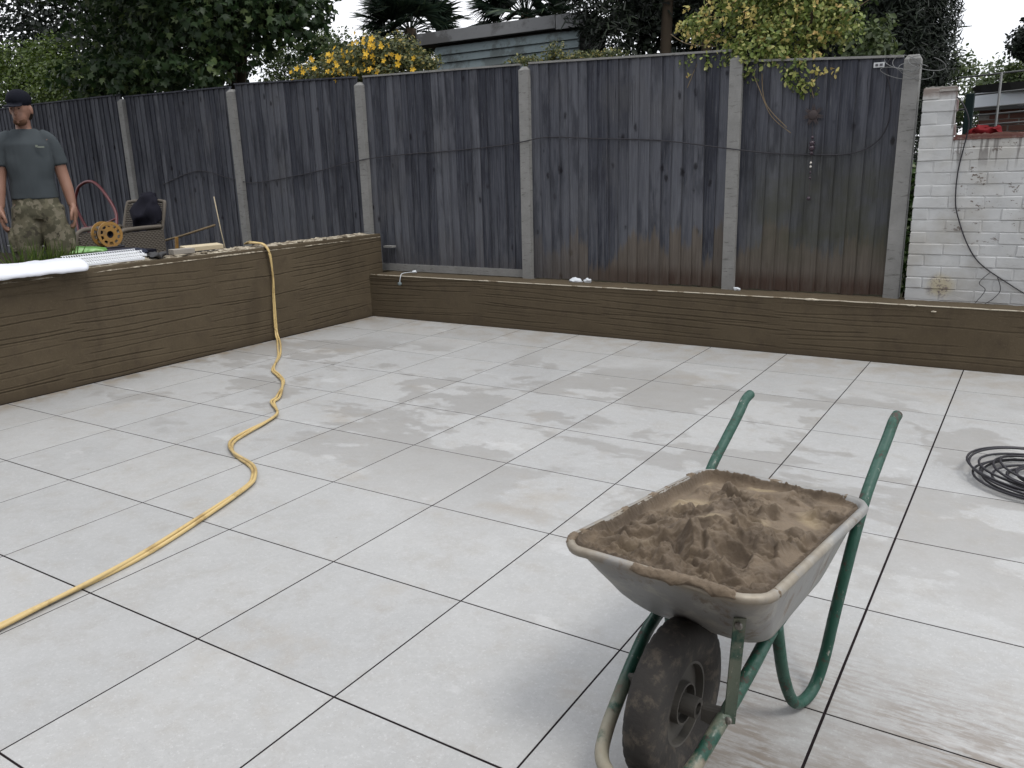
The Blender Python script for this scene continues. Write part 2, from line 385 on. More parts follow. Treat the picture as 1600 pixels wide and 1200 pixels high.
def m_tray():
    t = NT('galvanised_tray', .5, .5); o = t.coord('World')
    c = t.mix(t.noise(o, 9, 5, .6), (.20, .20, .195), (.33, .33, .32))
    c = t.mix(t.math('MULTIPLY', t.rng(t.noise(t.coord('World', (1, 1, .7)), 11, 6, .7), .50, .66), .55), c, (.42, .40, .35))
    c = t.mix(t.math('MULTIPLY', t.rng(t.noise(t.coord('World', (1, 1, .5), loc=(2, 3, 4)), 13, 6, .75), .53, .66), .8), c, (.16, .12, .085))
    zz = t.sep(o)['Z']; c = t.mix(t.math('MULTIPLY', t.rng(zz, .50, .57), t.rng(t.noise(o, 8, 6, .7), .34, .56)), c, t.mix(t.noise(o, 40, 4), (.18, .145, .105), (.36, .33, .27)))
    t.col(c); t.b.inputs['Metallic'].default_value = .25; t.bump(t.noise(o, 90, 5, .7), .3, .002); return t.m
def m_mortar():
    t = NT('fresh_mortar', .72, .35); w = t.coord('World')
    c = t.mix(t.noise(w, 16, 7, .7), (.115, .086, .058), (.285, .222, .155))
    c = t.mix(t.math('MULTIPLY', t.rng(t.noise(w, 150, 4, .8), .5, .7), .45), c, (.10, .075, .055))
    tu = t.n('ShaderNodeAttribute', attribute_name='turned_shade').outputs['Fac']       # churned mortar is darker; shade of its hollows is painted in too
    c = t.mix(t.math('MULTIPLY', tu, .72), c, t.mix(t.noise(w, 30, 5), (.050, .036, .025), (.110, .082, .058)))
    at = t.n('ShaderNodeAttribute', attribute_name='slurry').outputs['Fac']
    c = t.mix(t.math('MULTIPLY', at, .7), c, (.36, .285, .18))
    t.col(c); t.rough(t.rng(at, 0, 1, .72, .38)); t.bump(t.math('ADD', t.noise(w, 330, 4, .85), t.noise(w, 110, 5, .8)), .9, .004); return t.m
def m_rubber():
    t = NT('tyre_rubber', .8, .3); w = t.coord('World')
    c = t.mix(t.noise(w, 9, 5, .7), (.022, .022, .022), (.055, .050, .045))
    c = t.mix(t.math('MULTIPLY', t.rng(t.noise(w, 26, 6, .7), .48, .68), .55), c, (.13, .11, .085)); t.col(c); t.bump(t.noise(w, 150, 4), .4, .002); return t.m
def m_soil(name, a, b, sc=4):
    t = NT(name, .95, .1); w = t.coord('World'); t.col(t.mix(t.noise(w, sc, 7, .7), a, b)); t.bump(t.noise(w, sc * 6, 5), .5, .03); return t.m
def m_camo():
    t = NT('camouflage_cloth', .9, .1); o = t.coord('Object')
    c = t.mix(t.rng(t.noise(o, 11, 4), .46, .52), (.125, .115, .080), (.082, .078, .054))
    c = t.mix(t.rng(t.noise(t.coord('Object', loc=(4, 2, 0)), 13, 4), .54, .58), c, (.17, .155, .115))
    c = t.mix(t.rng(t.noise(t.coord('Object', loc=(1, 7, 0)), 15, 4), .6, .64), c, (.055, .050, .038))
    t.col(c); t.bump(t.noise(o, 30, 4), .4, .01); return t.m

M = dict(tile=m_tile(), render=m_render(), crust=m_crust(), wood=m_wood(), post=m_concrete(), wbrick=m_whitebrick(), brick=m_brick(),
         green=m_tubegreen(), tray=m_tray(), mortar=m_mortar(), rubber=m_rubber(), camo=m_camo(),
         bed=m_soil('patio_bedding', (.010, .008, .010), (.020, .015, .015)), soil=m_soil('garden_soil', (.03, .025, .015), (.06, .05, .03)),
         grass=m_soil('lawn', (.02, .02, .012), (.04, .04, .022)),
         hub=plain('dirty_hub', (.10, .095, .085), .7, .3, .4, 20), bolt=plain('bolt_steel', (.22, .21, .19), .45, .5, .3, 60, .6),
         hose=plain('yellow_hose', (.55, .41, .18), .38, .5, .2, 18, grime=(.36, .25, .10)), black=plain('black_plastic', (.014, .013, .018), .45, .5),
         white=plain('white_plastic', (.66, .68, .73), .45, .4, .1, 8), wwhite=plain('white_pvc', (.62, .64, .66), .4, .4, .08, 10),
         cream=plain('cream_bead', (.50, .46, .37), .6, .3, .35, 30, grime=(.19, .15, .10)),
         pale=plain('pale_timber', (.50, .43, .30), .7, .2, .2, 20), stone=plain('grey_offcut', (.27, .25, .22), .8, .2),
         skin=plain('skin', (.25, .135, .095), .55, .4, .2, 14, bump=.1), shirt=plain('blue_grey_polo', (.056, .066, .072), .9, .1, .4, 9),
         cap=plain('navy_cap', (.008, .009, .014), .9, .1), hair=plain('dark_hair', (.02, .014, .01), .8, .2), boot=plain('work_boot', (.03, .022, .015), .7, .2),
         logo=plain('shirt_badge', (.16, .18, .15), .7, .2), reel=plain('orange_reel', (.33, .18, .045), .45, .5, .2, 20, grime=(.22, .13, .05)),
         wick=plain('wicker', (.115, .100, .082), .7, .3, .35, 60), cloth=plain('black_cloth', (.012, .012, .018), .9, .1),
         red=plain('red_paint', (.10, .018, .022), .45, .5), gbag=plain('green_bag', (.10, .26, .055), .45, .4, .3, 12, grime=(.30, .48, .22)),
         navy=plain('navy_bag', (.012, .016, .035), .5, .4), glove=plain('grey_glove', (.06, .06, .062), .9, .1), stick=plain('bare_wood', (.17, .13, .08), .8, .2),
         bark=plain('bark', (.07, .055, .04), .95, .1, .4, 12), shed=plain('blue_green_cladding', (.19, .235, .245), .75, .25, .3, 9, grime=(.11, .13, .13)),
         fasc=plain('grey_fascia', (.21, .215, .22), .8, .2, .3, 8, grime=(.12, .12, .12)), felt=plain('roof_felt', (.06, .06, .06), .95, .1),
         pvc=plain('white_fascia', (.62, .66, .70), .5, .4, .1, 8), pole=plain('grey_rail', (.15, .155, .155), .5, .4, .2, 20), dgreen=plain('green_post', (.004, .016, .016), .6, .3),
         mortj=m_concrete('brick_joint', (.15, .14, .13), (.26, .25, .23)), rust=plain('rusty_iron', (.05, .04, .04), .8, .3), bead=plain('pale_bead', (.55, .52, .48), .3, .5),
         pink=plain('dark_bead', (.035, .022, .032), .4, .5), redcloth=plain('red_cloth', (.14, .010, .013), .8, .1, .5, 30), sign=plain('white_label', (.55, .57, .58), .5, .3, .05),
         ink=plain('label_print', (.10, .10, .11), .7, .2))

# ------------------------------------------------------------------ the ground
g = obj('ground', mesh('ground', [(-400, -400, -.12), (400, -400, -.12), (400, 400, -.12), (-400, 400, -.12)], [(0, 1, 2, 3)], M['soil'])); g['kind'] = 'structure'
g = box('terrace_ground', -60, -3.91, -20, 60, -.1, .38, M['soil']); g['kind'] = 'structure'
g = box('neighbour_ground', -3.905, 60, 5.9, 60, -.1, .36, M['grass']); g['kind'] = 'structure'

# patio: dark bedding with every slab laid on it
U_, V_ = .59285, .60724; X0, X1, Y0, Y1 = -3.575, 5.335, -2.43, 5.445; G = .0029
patio = box('patio', X0, X1 + .3, Y0, Y1, -.05, -.0007, M['bed']); patio['kind'] = 'structure'
def tilemesh(w, h):
    bm = boxbm(-w / 2, w / 2, -h / 2, h / 2, -.002, 0); bmesh.ops.bevel(bm, geom=[e for e in bm.edges if all(v.co.z > -.0005 for v in e.verts)], offset=.0005, segments=1, affect='EDGES')
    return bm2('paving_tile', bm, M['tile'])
cache = {}
for i in range(-6, 9):
    for j in range(-4, 9):
        xa, xb = max(i * U_ + G, X0), min((i + 1) * U_ - G, X1); ya, yb = max(j * V_ + G, Y0), min((j + 1) * V_ - G, Y1)
        if i == 2: xb -= .0006
        if i == 3: xa += .0012
        if j == 0: yb -= .0004
        if j == 1: ya += .0004
        if xb - xa < .02 or yb - ya < .02: continue
        k = (round(xb - xa, 4), round(yb - ya, 4))
        if k not in cache: cache[k] = tilemesh(xb - xa, yb - ya)
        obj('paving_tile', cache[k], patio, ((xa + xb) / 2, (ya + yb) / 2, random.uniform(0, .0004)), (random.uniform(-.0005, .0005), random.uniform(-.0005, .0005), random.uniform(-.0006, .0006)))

# ------------------------------------------------------------------ combed render faces
def combed(L_, H_, lines, seed, ds=.028, dz=.004, hw=.0055, depth=.0085):
    """grid (s,z) with outward displacement: hand-combed grooves pressed into fresh render"""
    ns, nz_ = int(L_ / ds) + 1, int(H_ / dz) + 1
    s = np.linspace(0, L_, ns); z = np.linspace(0, H_, nz_); SS, ZZ = np.meshgrid(s, z, indexing='ij')
    D = np.zeros_like(SS)
    for a, b, zf, dep in lines:
        zc = zf(s); env = np.clip((s - a) / .05, 0, 1) * np.clip((b - s) / .05, 0, 1)
        q = (ZZ - zc[:, None]) / hw
        D -= (depth * dep * env)[:, None] * np.exp(-q ** 2)
        D += (depth * .28 * dep * env)[:, None] * np.exp(-(q - 1.9) ** 2)
    for i in range(ns):
        for j in range(nz_):
            cur = .006 * noise.noise(Vector((s[i] * 1.7, z[j] * 3, seed))) + .0025 * noise.noise(Vector((s[i] * 6, z[j] * 9, seed + 5)))
            D[i, j] += cur
    return s, z, D
def comb_lines(L_, H_, seed, gap, wob, seglen):
    r = np.random.default_rng(seed); out = []; a = 0
    while a < L_:
        b = a + r.uniform(*seglen); tilt = r.uniform(-.025, .035); zc = r.uniform(.03, .06)
        while zc < H_ - .03:
            p = r.uniform(0, 6); k = r.uniform(-1, 1); am = wob * r.uniform(.5, 1.2)
            aa, bb = a + r.uniform(-.08, .12), b + r.uniform(-.1, .12)
            if r.random() < .35: bb = a + (b - a) * r.uniform(.4, .8)
            def zf(s, z0=zc, a0=a, t=tilt + r.uniform(-.009, .009), p=p, am=am): return z0 + t * (s - a0) + am * np.sin(1.9 * s + p) + am * .35 * np.sin(5.2 * s + p * 2) + .0012 * np.sin(13 * s + p * 5)
            out.append((aa, bb, zf, r.choice([.4, .6, .8, 1.0, 1.2])))
            zc += gap * r.choice([.6, .8, .95, 1.1, 1.3])
        a = b
    return out
def wall_mesh(name, L_, H_, thick, s, z, D, place, m, topfun):
    ns, nz_ = len(s), len(z); V = []; F = []
    for i in range(ns):
        for j in range(nz_):
            zz = z[j] * topfun(s[i]) / H_
            V.append(place(s[i], D[i, j] - .006 * (1 if j > nz_ - 3 else 0), zz))
    for i in range(ns - 1):
        for j in range(nz_ - 1):
            a = i * nz_ + j; F.append((a, a + nz_, a + nz_ + 1, a + 1))
    return V, F
# left raised wall: front face at x = -3.58, seen from +X
LW0, LW1 = -1.2, 5.66
def ltop(s): return .818 + .006 * noise.noise(Vector((s * 1.3, 0, 1))) + .004 * noise.noise(Vector((s * 14, 0, 4)))
lw = empty('rendered_wall', (-3.74, 2.2, 0)); tag(lw, 'long waist-high garden wall under wet brown combed render, raised terrace behind it', 'wall')
Lx = LW1 - LW0; s, z, D = combed(Lx, .82, comb_lines(Lx, .82, 3, .046, .013, (.9, 1.7)), 2.2, depth=.0062, hw=.0038)
V, F = wall_mesh('l', Lx, .82, .3, s, z, D, lambda a, d, zz: (-3.58 + d, LW0 + a, zz), M['render'], ltop)
o = obj('render_coat', mesh('render_coat', V, F, M['render'], True)); o.parent = lw; o.matrix_parent_inverse = Matrix.Translation((3.74, -2.2, 0))
# core + end face
def child(o, p):
    o.parent = p; bpy.context.view_layer.update(); o.matrix_parent_inverse = p.matrix_world.inverted(); return o
child(box('wall_core', -3.895, -3.592, LW0, LW1 - .004, 0, .80, M['render']), lw)
# end face seen above the low wall
s2, z2, D2 = combed(.31, .82, [], 9, dz=.012)
V, F = wall_mesh('e', .31, .82, 0, s2, z2, D2, lambda a, d, zz: (-3.89 + a, LW1 + d, zz), M['render'], lambda q: .812)
child(obj('end_coat', mesh('end_coat', V, F, M['render'], True)), lw)
# rough, pale, crumbly top edge
def crumbly(name, x0, x1, y0, y1, zb, amp, step, seed, m, bias=0):
    nx, ny = max(3, int((x1 - x0) / step)), max(3, int((y1 - y0) / step)); V = []; F = []
    for i in range(nx + 1):
        for j in range(ny + 1):
            x = x0 + (x1 - x0) * i / nx; y = y0 + (y1 - y0) * j / ny
            h = amp * (.6 * noise.noise(Vector((x * 9, y * 9, seed))) + .7 * abs(noise.noise(Vector((x * 28, y * 28, seed + 3)))) + .5 * noise.noise(Vector((x * 60, y * 60, seed))))
            if i in (0, nx) or j in (0, ny): h = -.03
            V.append((x, y, zb + h + bias))
    for i in range(nx):
        for j in range(ny):
            a = i * (ny + 1) + j; F.append((a, a + ny + 1, a + ny + 2, a + 1))
    return obj(name, mesh(name, V, F, m, False))
child(crumbly('mortar_cap', -3.893, -3.578, LW0, LW1, .812, .018, .018, 3, M['crust']), lw)

# low planter wall under the fence: front face at y = 5.45
BX0, BX1 = -3.585, 5.4
pw = empty('planter_wall', (0, 5.6, 0)); tag(pw, 'knee-high wall under brown combed render running along the foot of the fence', 'wall')
Lb = BX1 - BX0; s, z, D = combed(Lb, .424, comb_lines(Lb, .424, 12, .044, .010, (1.1, 2.0)), 7.7, ds=.03, depth=.0055, hw=.0038)
V, F = wall_mesh('b', Lb, .424, .3, s, z, D, lambda a, d, zz: (BX0 + a, 5.45 - d, zz), M['render'], lambda q: .424)
F = [tuple(reversed(f)) for f in F]
child(obj('render_coat', mesh('render_coat', V, F, M['render'], True)), pw)
child(box('wall_core', BX0, BX1, 5.462, 5.89, 0, .405, M['render']), pw)
child(crumbly('ledge', BX0, BX1, 5.447, 5.86, .418, .006, .03, 8, M['render'], .002), pw)
# cream corner bead along the front arris, slightly wavy with crumbs of set plaster
pth = [(BX0 + .02 + k * .06, 5.4475 + .002 * noise.noise(Vector((k * .7, 0, 0))), .4265 + .002 * noise.noise(Vector((k * .5, 3, 0)))) for k in range(149)]
v, f = tubedata(pth, .0045, 5); child(obj('corner_bead', mesh('corner_bead', v, f, M['cream'], True)), pw)
def lump(name, c, r, sc, m, seed, amp=.45, parent=None, seg=14):
    V, F = ball((0, 0, 0), r, seg, seg - 4, sc); V = displaced(V, r * amp, 1.6 / r, seed); 
    o = obj(name, mesh(name, V, F, m, True), None, c)
    if parent: child(o, parent)
    return o
for k, (x, y, zz, r, sx) in enumerate([(-1.36, 5.72, .43, .035, 1.9), (-1.24, 5.72, .435, .028, 1.2), (-3.22, 5.73, .43, .02, 1.5), (.10, 5.73, .43, .02, 1.4), (.75, 5.447, .425, .010, 6), (-.75, 5.447, .427, .008, 3), (1.42, 5.447, .424, .007, 5), (1.56, 5.446, .39, .007, 2.5), (-2.15, 5.447, .427, .008, 3)]):
    lump('plaster_dab', (x, y, zz), r, (sx, .9, .8), M['cream'] if k > 3 else M['pvc'], k * 3.1, .5, pw)

# ------------------------------------------------------------------ fence
POSTS = [(-10.1, 2.44, 'far'), (-7.80, 2.40, ''), (-5.74, 2.37, ''), (-3.83, 2.30, ''), (-1.89, 2.285, ''), (.015, 2.205, ''), (1.235, 2.10, 'corner')]
plab = {-7.80: 'concrete fence post in shadow behind the wicker chair', -10.1: 'dark concrete fence post behind the man in the cap',
        -5.74: 'concrete fence post just past the overhanging tree, rising behind the yellow hose', -3.83: 'pale concrete fence post at the end of the waist-high wall, yellow flowers above it',
        -1.89: 'upright pale concrete fence post in the middle of the fence, creeper at its top', .015: 'concrete fence post directly below the leafy overhanging honeysuckle',
        1.235: 'wide timber-capped end post of the fence beside the white brick wall'}
for x, zt, k in POSTS:
    w = .048 if k != 'corner' else .052
    zb = .40 if x > -3.9 else .37
    V, F = loft([(0, 0, zb, w * 1.3, .07, 0, .35), (0, 0, zt - .03, w * 1.3, .07, 0, .35), (0, 0, zt, w * (.4 if k != 'corner' else .7), .03, 0, .35)], 16)
    V = [Vector((max(-w, min(w, v.x)), max(-.05, min(.05, v.y)), v.z)) for v in V]
    o = obj('fence_post', mesh('fence_post', V, F, M['post']), None, (x, 5.795, 0), (0, R(random.uniform(-.3, .3)), 0)); o['group'] = 'posts of the garden fence'
    tag(o, plab[x], 'fence post')
PAN = [(-12.0, -10.15, 2.44, 2.47), (-10.05, -7.85, 2.47, 2.46), (-7.75, -5.79, 2.43, 2.405), (-5.69, -3.88, 2.425, 2.36), (-3.78, -1.94, 2.355, 2.312), (-1.84, -.035, 2.315, 2.25), (.065, 1.18, 2.165, 2.10)]
flab = ['dark wooden fence panel farthest along, behind the man in the cap', 'dark shaded closeboard fence panel behind the red frame, under the overhanging tree',
        'dark closeboard fence panel behind the wicker chair', 'closeboard fence panel behind the broom handle, between the overhanging tree and the yellow flowers',
        'grey closeboard fence panel with a pale board at its foot', 'grey closeboard fence panel with browning feet, left of the honeysuckle post',
        'narrow closeboard fence panel with brown and green staining and the sun ornament']
for pi, (xa, xb, za, zb_) in enumerate(PAN):
    P = empty('closeboard_fence', ((xa + xb) / 2, 5.81, 0)); tag(P, flab[pi], 'fence', 'bays of the closeboard fence')
    bw = .094 if pi < 6 else .098; n = round((xb - xa) / bw); bw = (xb - xa) / n; jit = [0] + [random.uniform(-.009, .009) for _ in range(n - 1)] + [0]
    zbot = .432 if pi > 3 else .39
    fz = .497 if pi == 4 else zbot
    for i in range(n):
        x = xa + i * bw + jit[i]; bw_ = bw + jit[i + 1] - jit[i]; ztop = za + (zb_ - za) * (i + .5) / n - .012
        lean = random.uniform(-.014, .014); wv = random.uniform(-.006, .006); cup = random.uniform(-.006, .006); V = []
        rows = 7
        b0 = fz + random.uniform(-.008, .004)
        for r_ in range(rows):
            q = r_ / (rows - 1); zz = b0 + (ztop - b0) * q
            off = lean * (q - .5) + wv * math.sin(q * 5 + i); yo = random.uniform(-.0015, .0015) + cup * math.sin(q * math.pi)
            l, rr = x - .004 + off, x + bw_ + .012 + off * .9
            # feather edge: thick edge on the right overlaps the thin edge of its neighbour
            yf = 5.783 + yo; V += [(l - .012, yf + .014, zz), (rr - .008, yf, zz), (rr - .008, yf + .020, zz), (l - .012, yf + .020, zz)]
        F = []
        for r_ in range(rows - 1):
            for k in range(4): k2 = (k + 1) % 4; F.append((r_ * 4 + k, r_ * 4 + k2, r_ * 4 + 4 + k2, r_ * 4 + 4 + k))
        F += [(3, 2, 1, 0), tuple((rows - 1) * 4 + k for k in range(4))]
        c = Vector((x, 5.79, b0)); me = mesh('board', [Vector(v) - c for v in V], F, M['wood'])
        child(obj('board', me, None, c), P)
    # capping rail follows the slope of the top
    def slab(name, x0, x1, z0, z1, t0, t1, y0, y1, m):
        V = [(x0, y0, z0), (x1, y0, z1), (x1, y1, z1), (x0, y1, z0), (x0, y0, z0 + t0), (x1, y0, z1 + t1), (x1, y1, z1 + t1), (x0, y1, z0 + t0)]
        return child(obj(name, mesh(name, V, [(3, 2, 1, 0), (4, 5, 6, 7), (0, 1, 5, 4), (1, 2, 6, 5), (2, 3, 7, 6), (3, 0, 4, 7)], m)), P)
    slab('capping_rail', xa, xb, za - .012, zb_ - .012, .016, .016, 5.772, 5.825, M['post'] if pi > 3 else M['wood'])
    for zr in (.62, 1.3, 1.95): slab('back_rail', xa, xb, zr, zr, .07, .07, 5.806, 5.84, M['wood'])
    if pi == 4: slab('gravel_board', xa - .0, xb, .43, .43, .07, .07, 5.775, 5.80, M['post'])
o = box('timber_batten', -3.585, -3.47, 5.70, 5.765, .672, .69, M['post']); tag(o, 'short grey timber batten stub jutting out at the end of the waist-high wall', 'batten')

# ------------------------------------------------------------------ white painted brick wall
ww = empty('white_brick_wall', (2.2, 5.75, .42)); tag(ww, 'garden wall of white painted bricks with flaking paint and a taller pier', 'wall')
bmeshes = []
for k, L_ in enumerate((.215, .215, .215, .1025, .1025)):
    bm = boxbm(-L_ / 2, L_ / 2, -.05, .05, -.0375, .0375); bmesh.ops.bevel(bm, geom=list(bm.edges), offset=.0045, segments=1, affect='EDGES')
    for v in bm.verts: v.co += noise.noise_vector(v.co * 30 + Vector((k * 7, 0, 0))) * .0035
    bmeshes.append(bm2('brick', bm, M['wbrick']))
for c in range(18):
    zc = .467 + c * .0802; xs = 1.335; x1 = 5.2 if c < 14 else 1.535
    x = xs; k = 0
    while x < x1 - .05:
        half = (k == 0 and c % 2 == 1)
        L_ = .1025 if half else .215
        me = bmeshes[random.choice((3, 4))] if half else bmeshes[random.randrange(3)]
        if x + L_ > x1 + .03: break
        child(obj('brick', me, None, (x + L_ / 2, 5.765 + random.uniform(-.004, .003), zc), (random.uniform(-.01, .01), random.uniform(-.012, .012), random.uniform(-.012, .012) + math.pi * random.randrange(2))), ww)
        x += L_ + .0055; k += 1
child(box('joint_core', 1.34, 5.2, 5.7175, 5.80, .41, .43 + 14 * .0802 - .006, M['wbrick']), ww)
child(box('pier_core', 1.34, 1.54, 5.719, 5.80, .43 + 14 * .0802 - .006, .43 + 18 * .0802 - .006, M['wbrick']), ww)
child(crumbly('worn_coping', 1.545, 5.2, 5.712, 5.82, .43 + 14 * .0802 - .002, .016, .018, 5, M['brick'], .004), ww)
child(crumbly('pier_coping', 1.332, 1.548, 5.712, 5.82, .43 + 18 * .0802 - .004, .010, .014, 6, M['mortj'], .003), ww)

# ------------------------------------------------------------------ building and rails beyond the wall
nb = empty('brick_outbuilding', (2.4, 12.5, .36)); tag(nb, 'low red brick outbuilding with white fascia board seen over the white wall', 'building')
child(box('wall', 1.26, 6, 12.02, 15, .36, 2.06, M['mortj']), nb)
bb = bm2('brick', boxbm(-.105, .105, -.05, .05, -.0325, .0325), M['brick'])
for c in range(10):
    for k in range(9):
        child(obj('brick', bb, None, (1.375 + k * .23 + (.115 if c % 2 else 0), 12.058 + random.uniform(-.004, .004), 1.36 + c * .078)), nb)
child(box('white_fascia', 1.2, 6, 11.95, 12.0, 2.02, 2.20, M['pvc']), nb)
child(box('barge_board', 1.18, 2.0, 11.9, 11.94, 1.98, 2.02, M['felt']), nb)
V, F = loft([(3.6, 13.4, 2.205, 2.45, 1.6, 0, .3), (3.6, 13.4, 2.30, 2.5, 1.65, 0, .3)], 24); child(obj('roof', mesh('roof', V, F, M['felt'])), nb)
rl = empty('rail_frame', (1.6, 11, .36)); tag(rl, 'frame of thin grey rails standing in front of the brick outbuilding', 'railing')
for k, (za, zb_) in enumerate([(2.33, 2.37), (2.12, 2.17), (1.96, 2.00), (1.88, 1.92), (1.76, 1.79)]):
    child(tube('rail', [(1.2 if k % 2 else 1.05, 11, za), (3.4, 11, zb_ + .06)], .011, M['pole'], None, 6, 0), rl)
child(tube('upright', [(1.52, 10.98, .36), (1.52, 10.98, 2.36)], .014, M['pole'], None, 6, 0), rl)
child(tube('upright', [(3.0, 10.98, .36), (3.0, 10.98, 2.36)], .014, M['pole'], None, 6, 0), rl)
o = box('green_post', 1.20, 1.29, 10.6, 10.72, .36, 2.12, M['dgreen'], None, .008); tag(o, 'dark green painted post at the end of the grey rails', 'post')
o = lump('red_cloth', (1.68, 6.6, 1.585), .075, (1.5, 1, .62), M['redcloth'], 4, .6, None, 24); tag(o, 'crumpled bright red cloth lying just behind the white brick wall', 'cloth')
o = box('brick_pile', 1.52, 1.75, 6.5, 6.75, .36, 1.49, M['brick']); tag(o, 'stack of old bricks standing behind the white wall under the red cloth', 'brick stack')

# ------------------------------------------------------------------ building added out of view behind the camera to cut sky light
hs = empty('unseen_house', (0, -3.3, 0)); tag(hs, 'added brick building with patio doors, out of view, cutting the sky light', 'unseen_house')
child(box('wall', -8, -1.2, -6, -3.3, 0, 5.2, M['brick']), hs); child(box('wall', 1.6, 7.5, -6, -3.3, 0, 5.2, M['brick']), hs); child(box('wall', -1.2, 1.6, -6, -3.302, 2.1, 5.2, M['brick']), hs)
child(box('door_frame', -1.2, 1.6, -3.42, -3.34, 0, 2.1, M['pvc']), hs)
for k in range(2): child(box('glass_door', -1.12 + k * 1.38, .14 + k * 1.38, -3.335, -3.325, .1, 2.0, M['black']), hs)
V = [(-8.4, -2.95, 5.1), (7.9, -2.95, 5.1), (7.9, -6, 6.9), (-8.4, -6, 6.9), (-8.4, -2.95, 5.2), (7.9, -2.95, 5.2), (7.9, -6, 7.0), (-8.4, -6, 7.0)]
child(obj('roof', mesh('roof', V, [(3, 2, 1, 0), (4, 5, 6, 7), (0, 1, 5, 4), (1, 2, 6, 5), (2, 3, 7, 6), (3, 0, 4, 7)], M['felt'])), hs)

# ------------------------------------------------------------------ shed beyond the fence
sh = empty('shed', (-4.2, 10, .36)); tag(sh, 'grey-green timber clad shed with flat felt roof behind the fence', 'shed')
child(box('wall', -5.28, -3.06, 9.03, 9.8, .36, 3.1, M['felt']), sh)
zz = .40
while zz < 3.02:
    V = [(-5.3, 8.985, zz), (-3.04, 8.985, zz), (-3.04, 9.012, zz + .105), (-5.3, 9.012, zz + .105), (-5.3, 9.03, zz), (-3.04, 9.03, zz), (-3.04, 9.03, zz + .105), (-5.3, 9.03, zz + .105)]
    if zz > 1.9 or True: child(obj('cladding_board', mesh('cladding_board', V, [(0, 1, 2, 3), (0, 4, 5, 1), (4, 7, 6, 5), (1, 5, 6, 2), (0, 3, 7, 4), (3, 2, 6, 7)], M['shed'])), sh)
    zz += .103
child(box('fascia', -5.56, -3.34, 8.93, 8.955, 3.12, 3.275, M['fasc'], None, .004), sh)
child(box('fascia', -3.33, -2.9, 8.93, 8.955, 3.10, 3.27, M['fasc'], None, .004), sh)
child(box('roof', -5.54, -2.9, 8.96, 9.9, 3.11, 3.25, M['felt']), sh)

# ------------------------------------------------------------------ foliage
ML = dict(
    maple=m_leaf('maple_leaf', [(0, (.016, .034, .014)), (.5, (.034, .066, .024)), (.85, (.065, .105, .040)), (1, (.15, .20, .07))], .45),
    dark=m_leaf('dark_leaf', [(0, (.005, .009, .006)), (.6, (.010, .017, .010)), (1, (.020, .032, .015))], .6, .15),
    mid=m_leaf('mid_leaf', [(0, (.035, .055, .020)), (.6, (.070, .10, .035)), (1, (.12, .15, .055))], .5),
    lime=m_leaf('lime_leaf', [(0, (.035, .060, .010)), (.6, (.070, .112, .018)), (1, (.12, .165, .03))], .5),
    honey=m_leaf('honeysuckle_leaf', [(0, (.08, .12, .03)), (.5, (.18, .24, .06)), (.8, (.33, .37, .11)), (1, (.52, .50, .20))], .45),
    tip=m_leaf('honeysuckle_tip', [(0, (.40, .36, .10)), (.6, (.62, .54, .20)), (1, (.62, .42, .18))], .5),
    flow=m_leaf('flower_leaf', [(0, (.05, .065, .03)), (.6, (.11, .13, .055)), (.85, (.22, .22, .08)), (1, (.42, .32, .10))], .5),
    petal=m_leaf('yellow_petal', [(0, (.72, .40, .02)), (1, (.80, .52, .05))], .6, .2),
    palm=m_leaf('palm_blade', [(0, (.012, .026, .018)), (.7, (.028, .050, .032)), (1, (.07, .10, .055))], .5, .15),
    ivy=m_leaf('ivy_leaf', [(0, (.03, .07, .015)), (.7, (.08, .16, .03)), (1, (.35, .40, .25))], .45))
def trunk(path, r0, r1, parent, name='trunk'):
    p = smoothpath(path, 6); n = len(p); rr = [r0 + (r1 - r0) * i / (n - 1) for i in range(n)]
    v, f = tubedata(p, rr, 10); v = displaced(v, r0 * .18, 5, 1)
    return child(obj(name, mesh(name, v, f, M['bark'], True)), parent)
def tree(name, loc, label, cat, group, blobs, n, tmpl, size, mat, stems, shell=.55, clump=0, down=.0, spread=.6, up=None):
    T = empty(name, loc); tag(T, label, cat, group)
    P, d = cloud(blobs, n, shell, clump)
    N = d * spread + RNG.normal(size=P.shape) * .55 + np.array([0, -.15, .45])
    sz = RNG.uniform(size[0], size[1], len(P))
    o = scatter('crown', P, N, sz, tmpl[0], tmpl[1], ML[mat], None, up=up); o['kind'] = 'stuff'; child(o, T)
    for st in stems: trunk(st[0], st[1], st[2], T, st[3] if len(st) > 3 else 'trunk')
    return T
def blobs_rand(box_, n, r, seed):
    g = np.random.default_rng(seed); out = []
    for _ in range(n):
        c = [g.uniform(box_[2 * k], box_[2 * k + 1]) for k in range(3)]; q = g.uniform(*r); out.append((*c, q, q * g.uniform(.8, 1.1), q * g.uniform(.6, .9)))
    return out
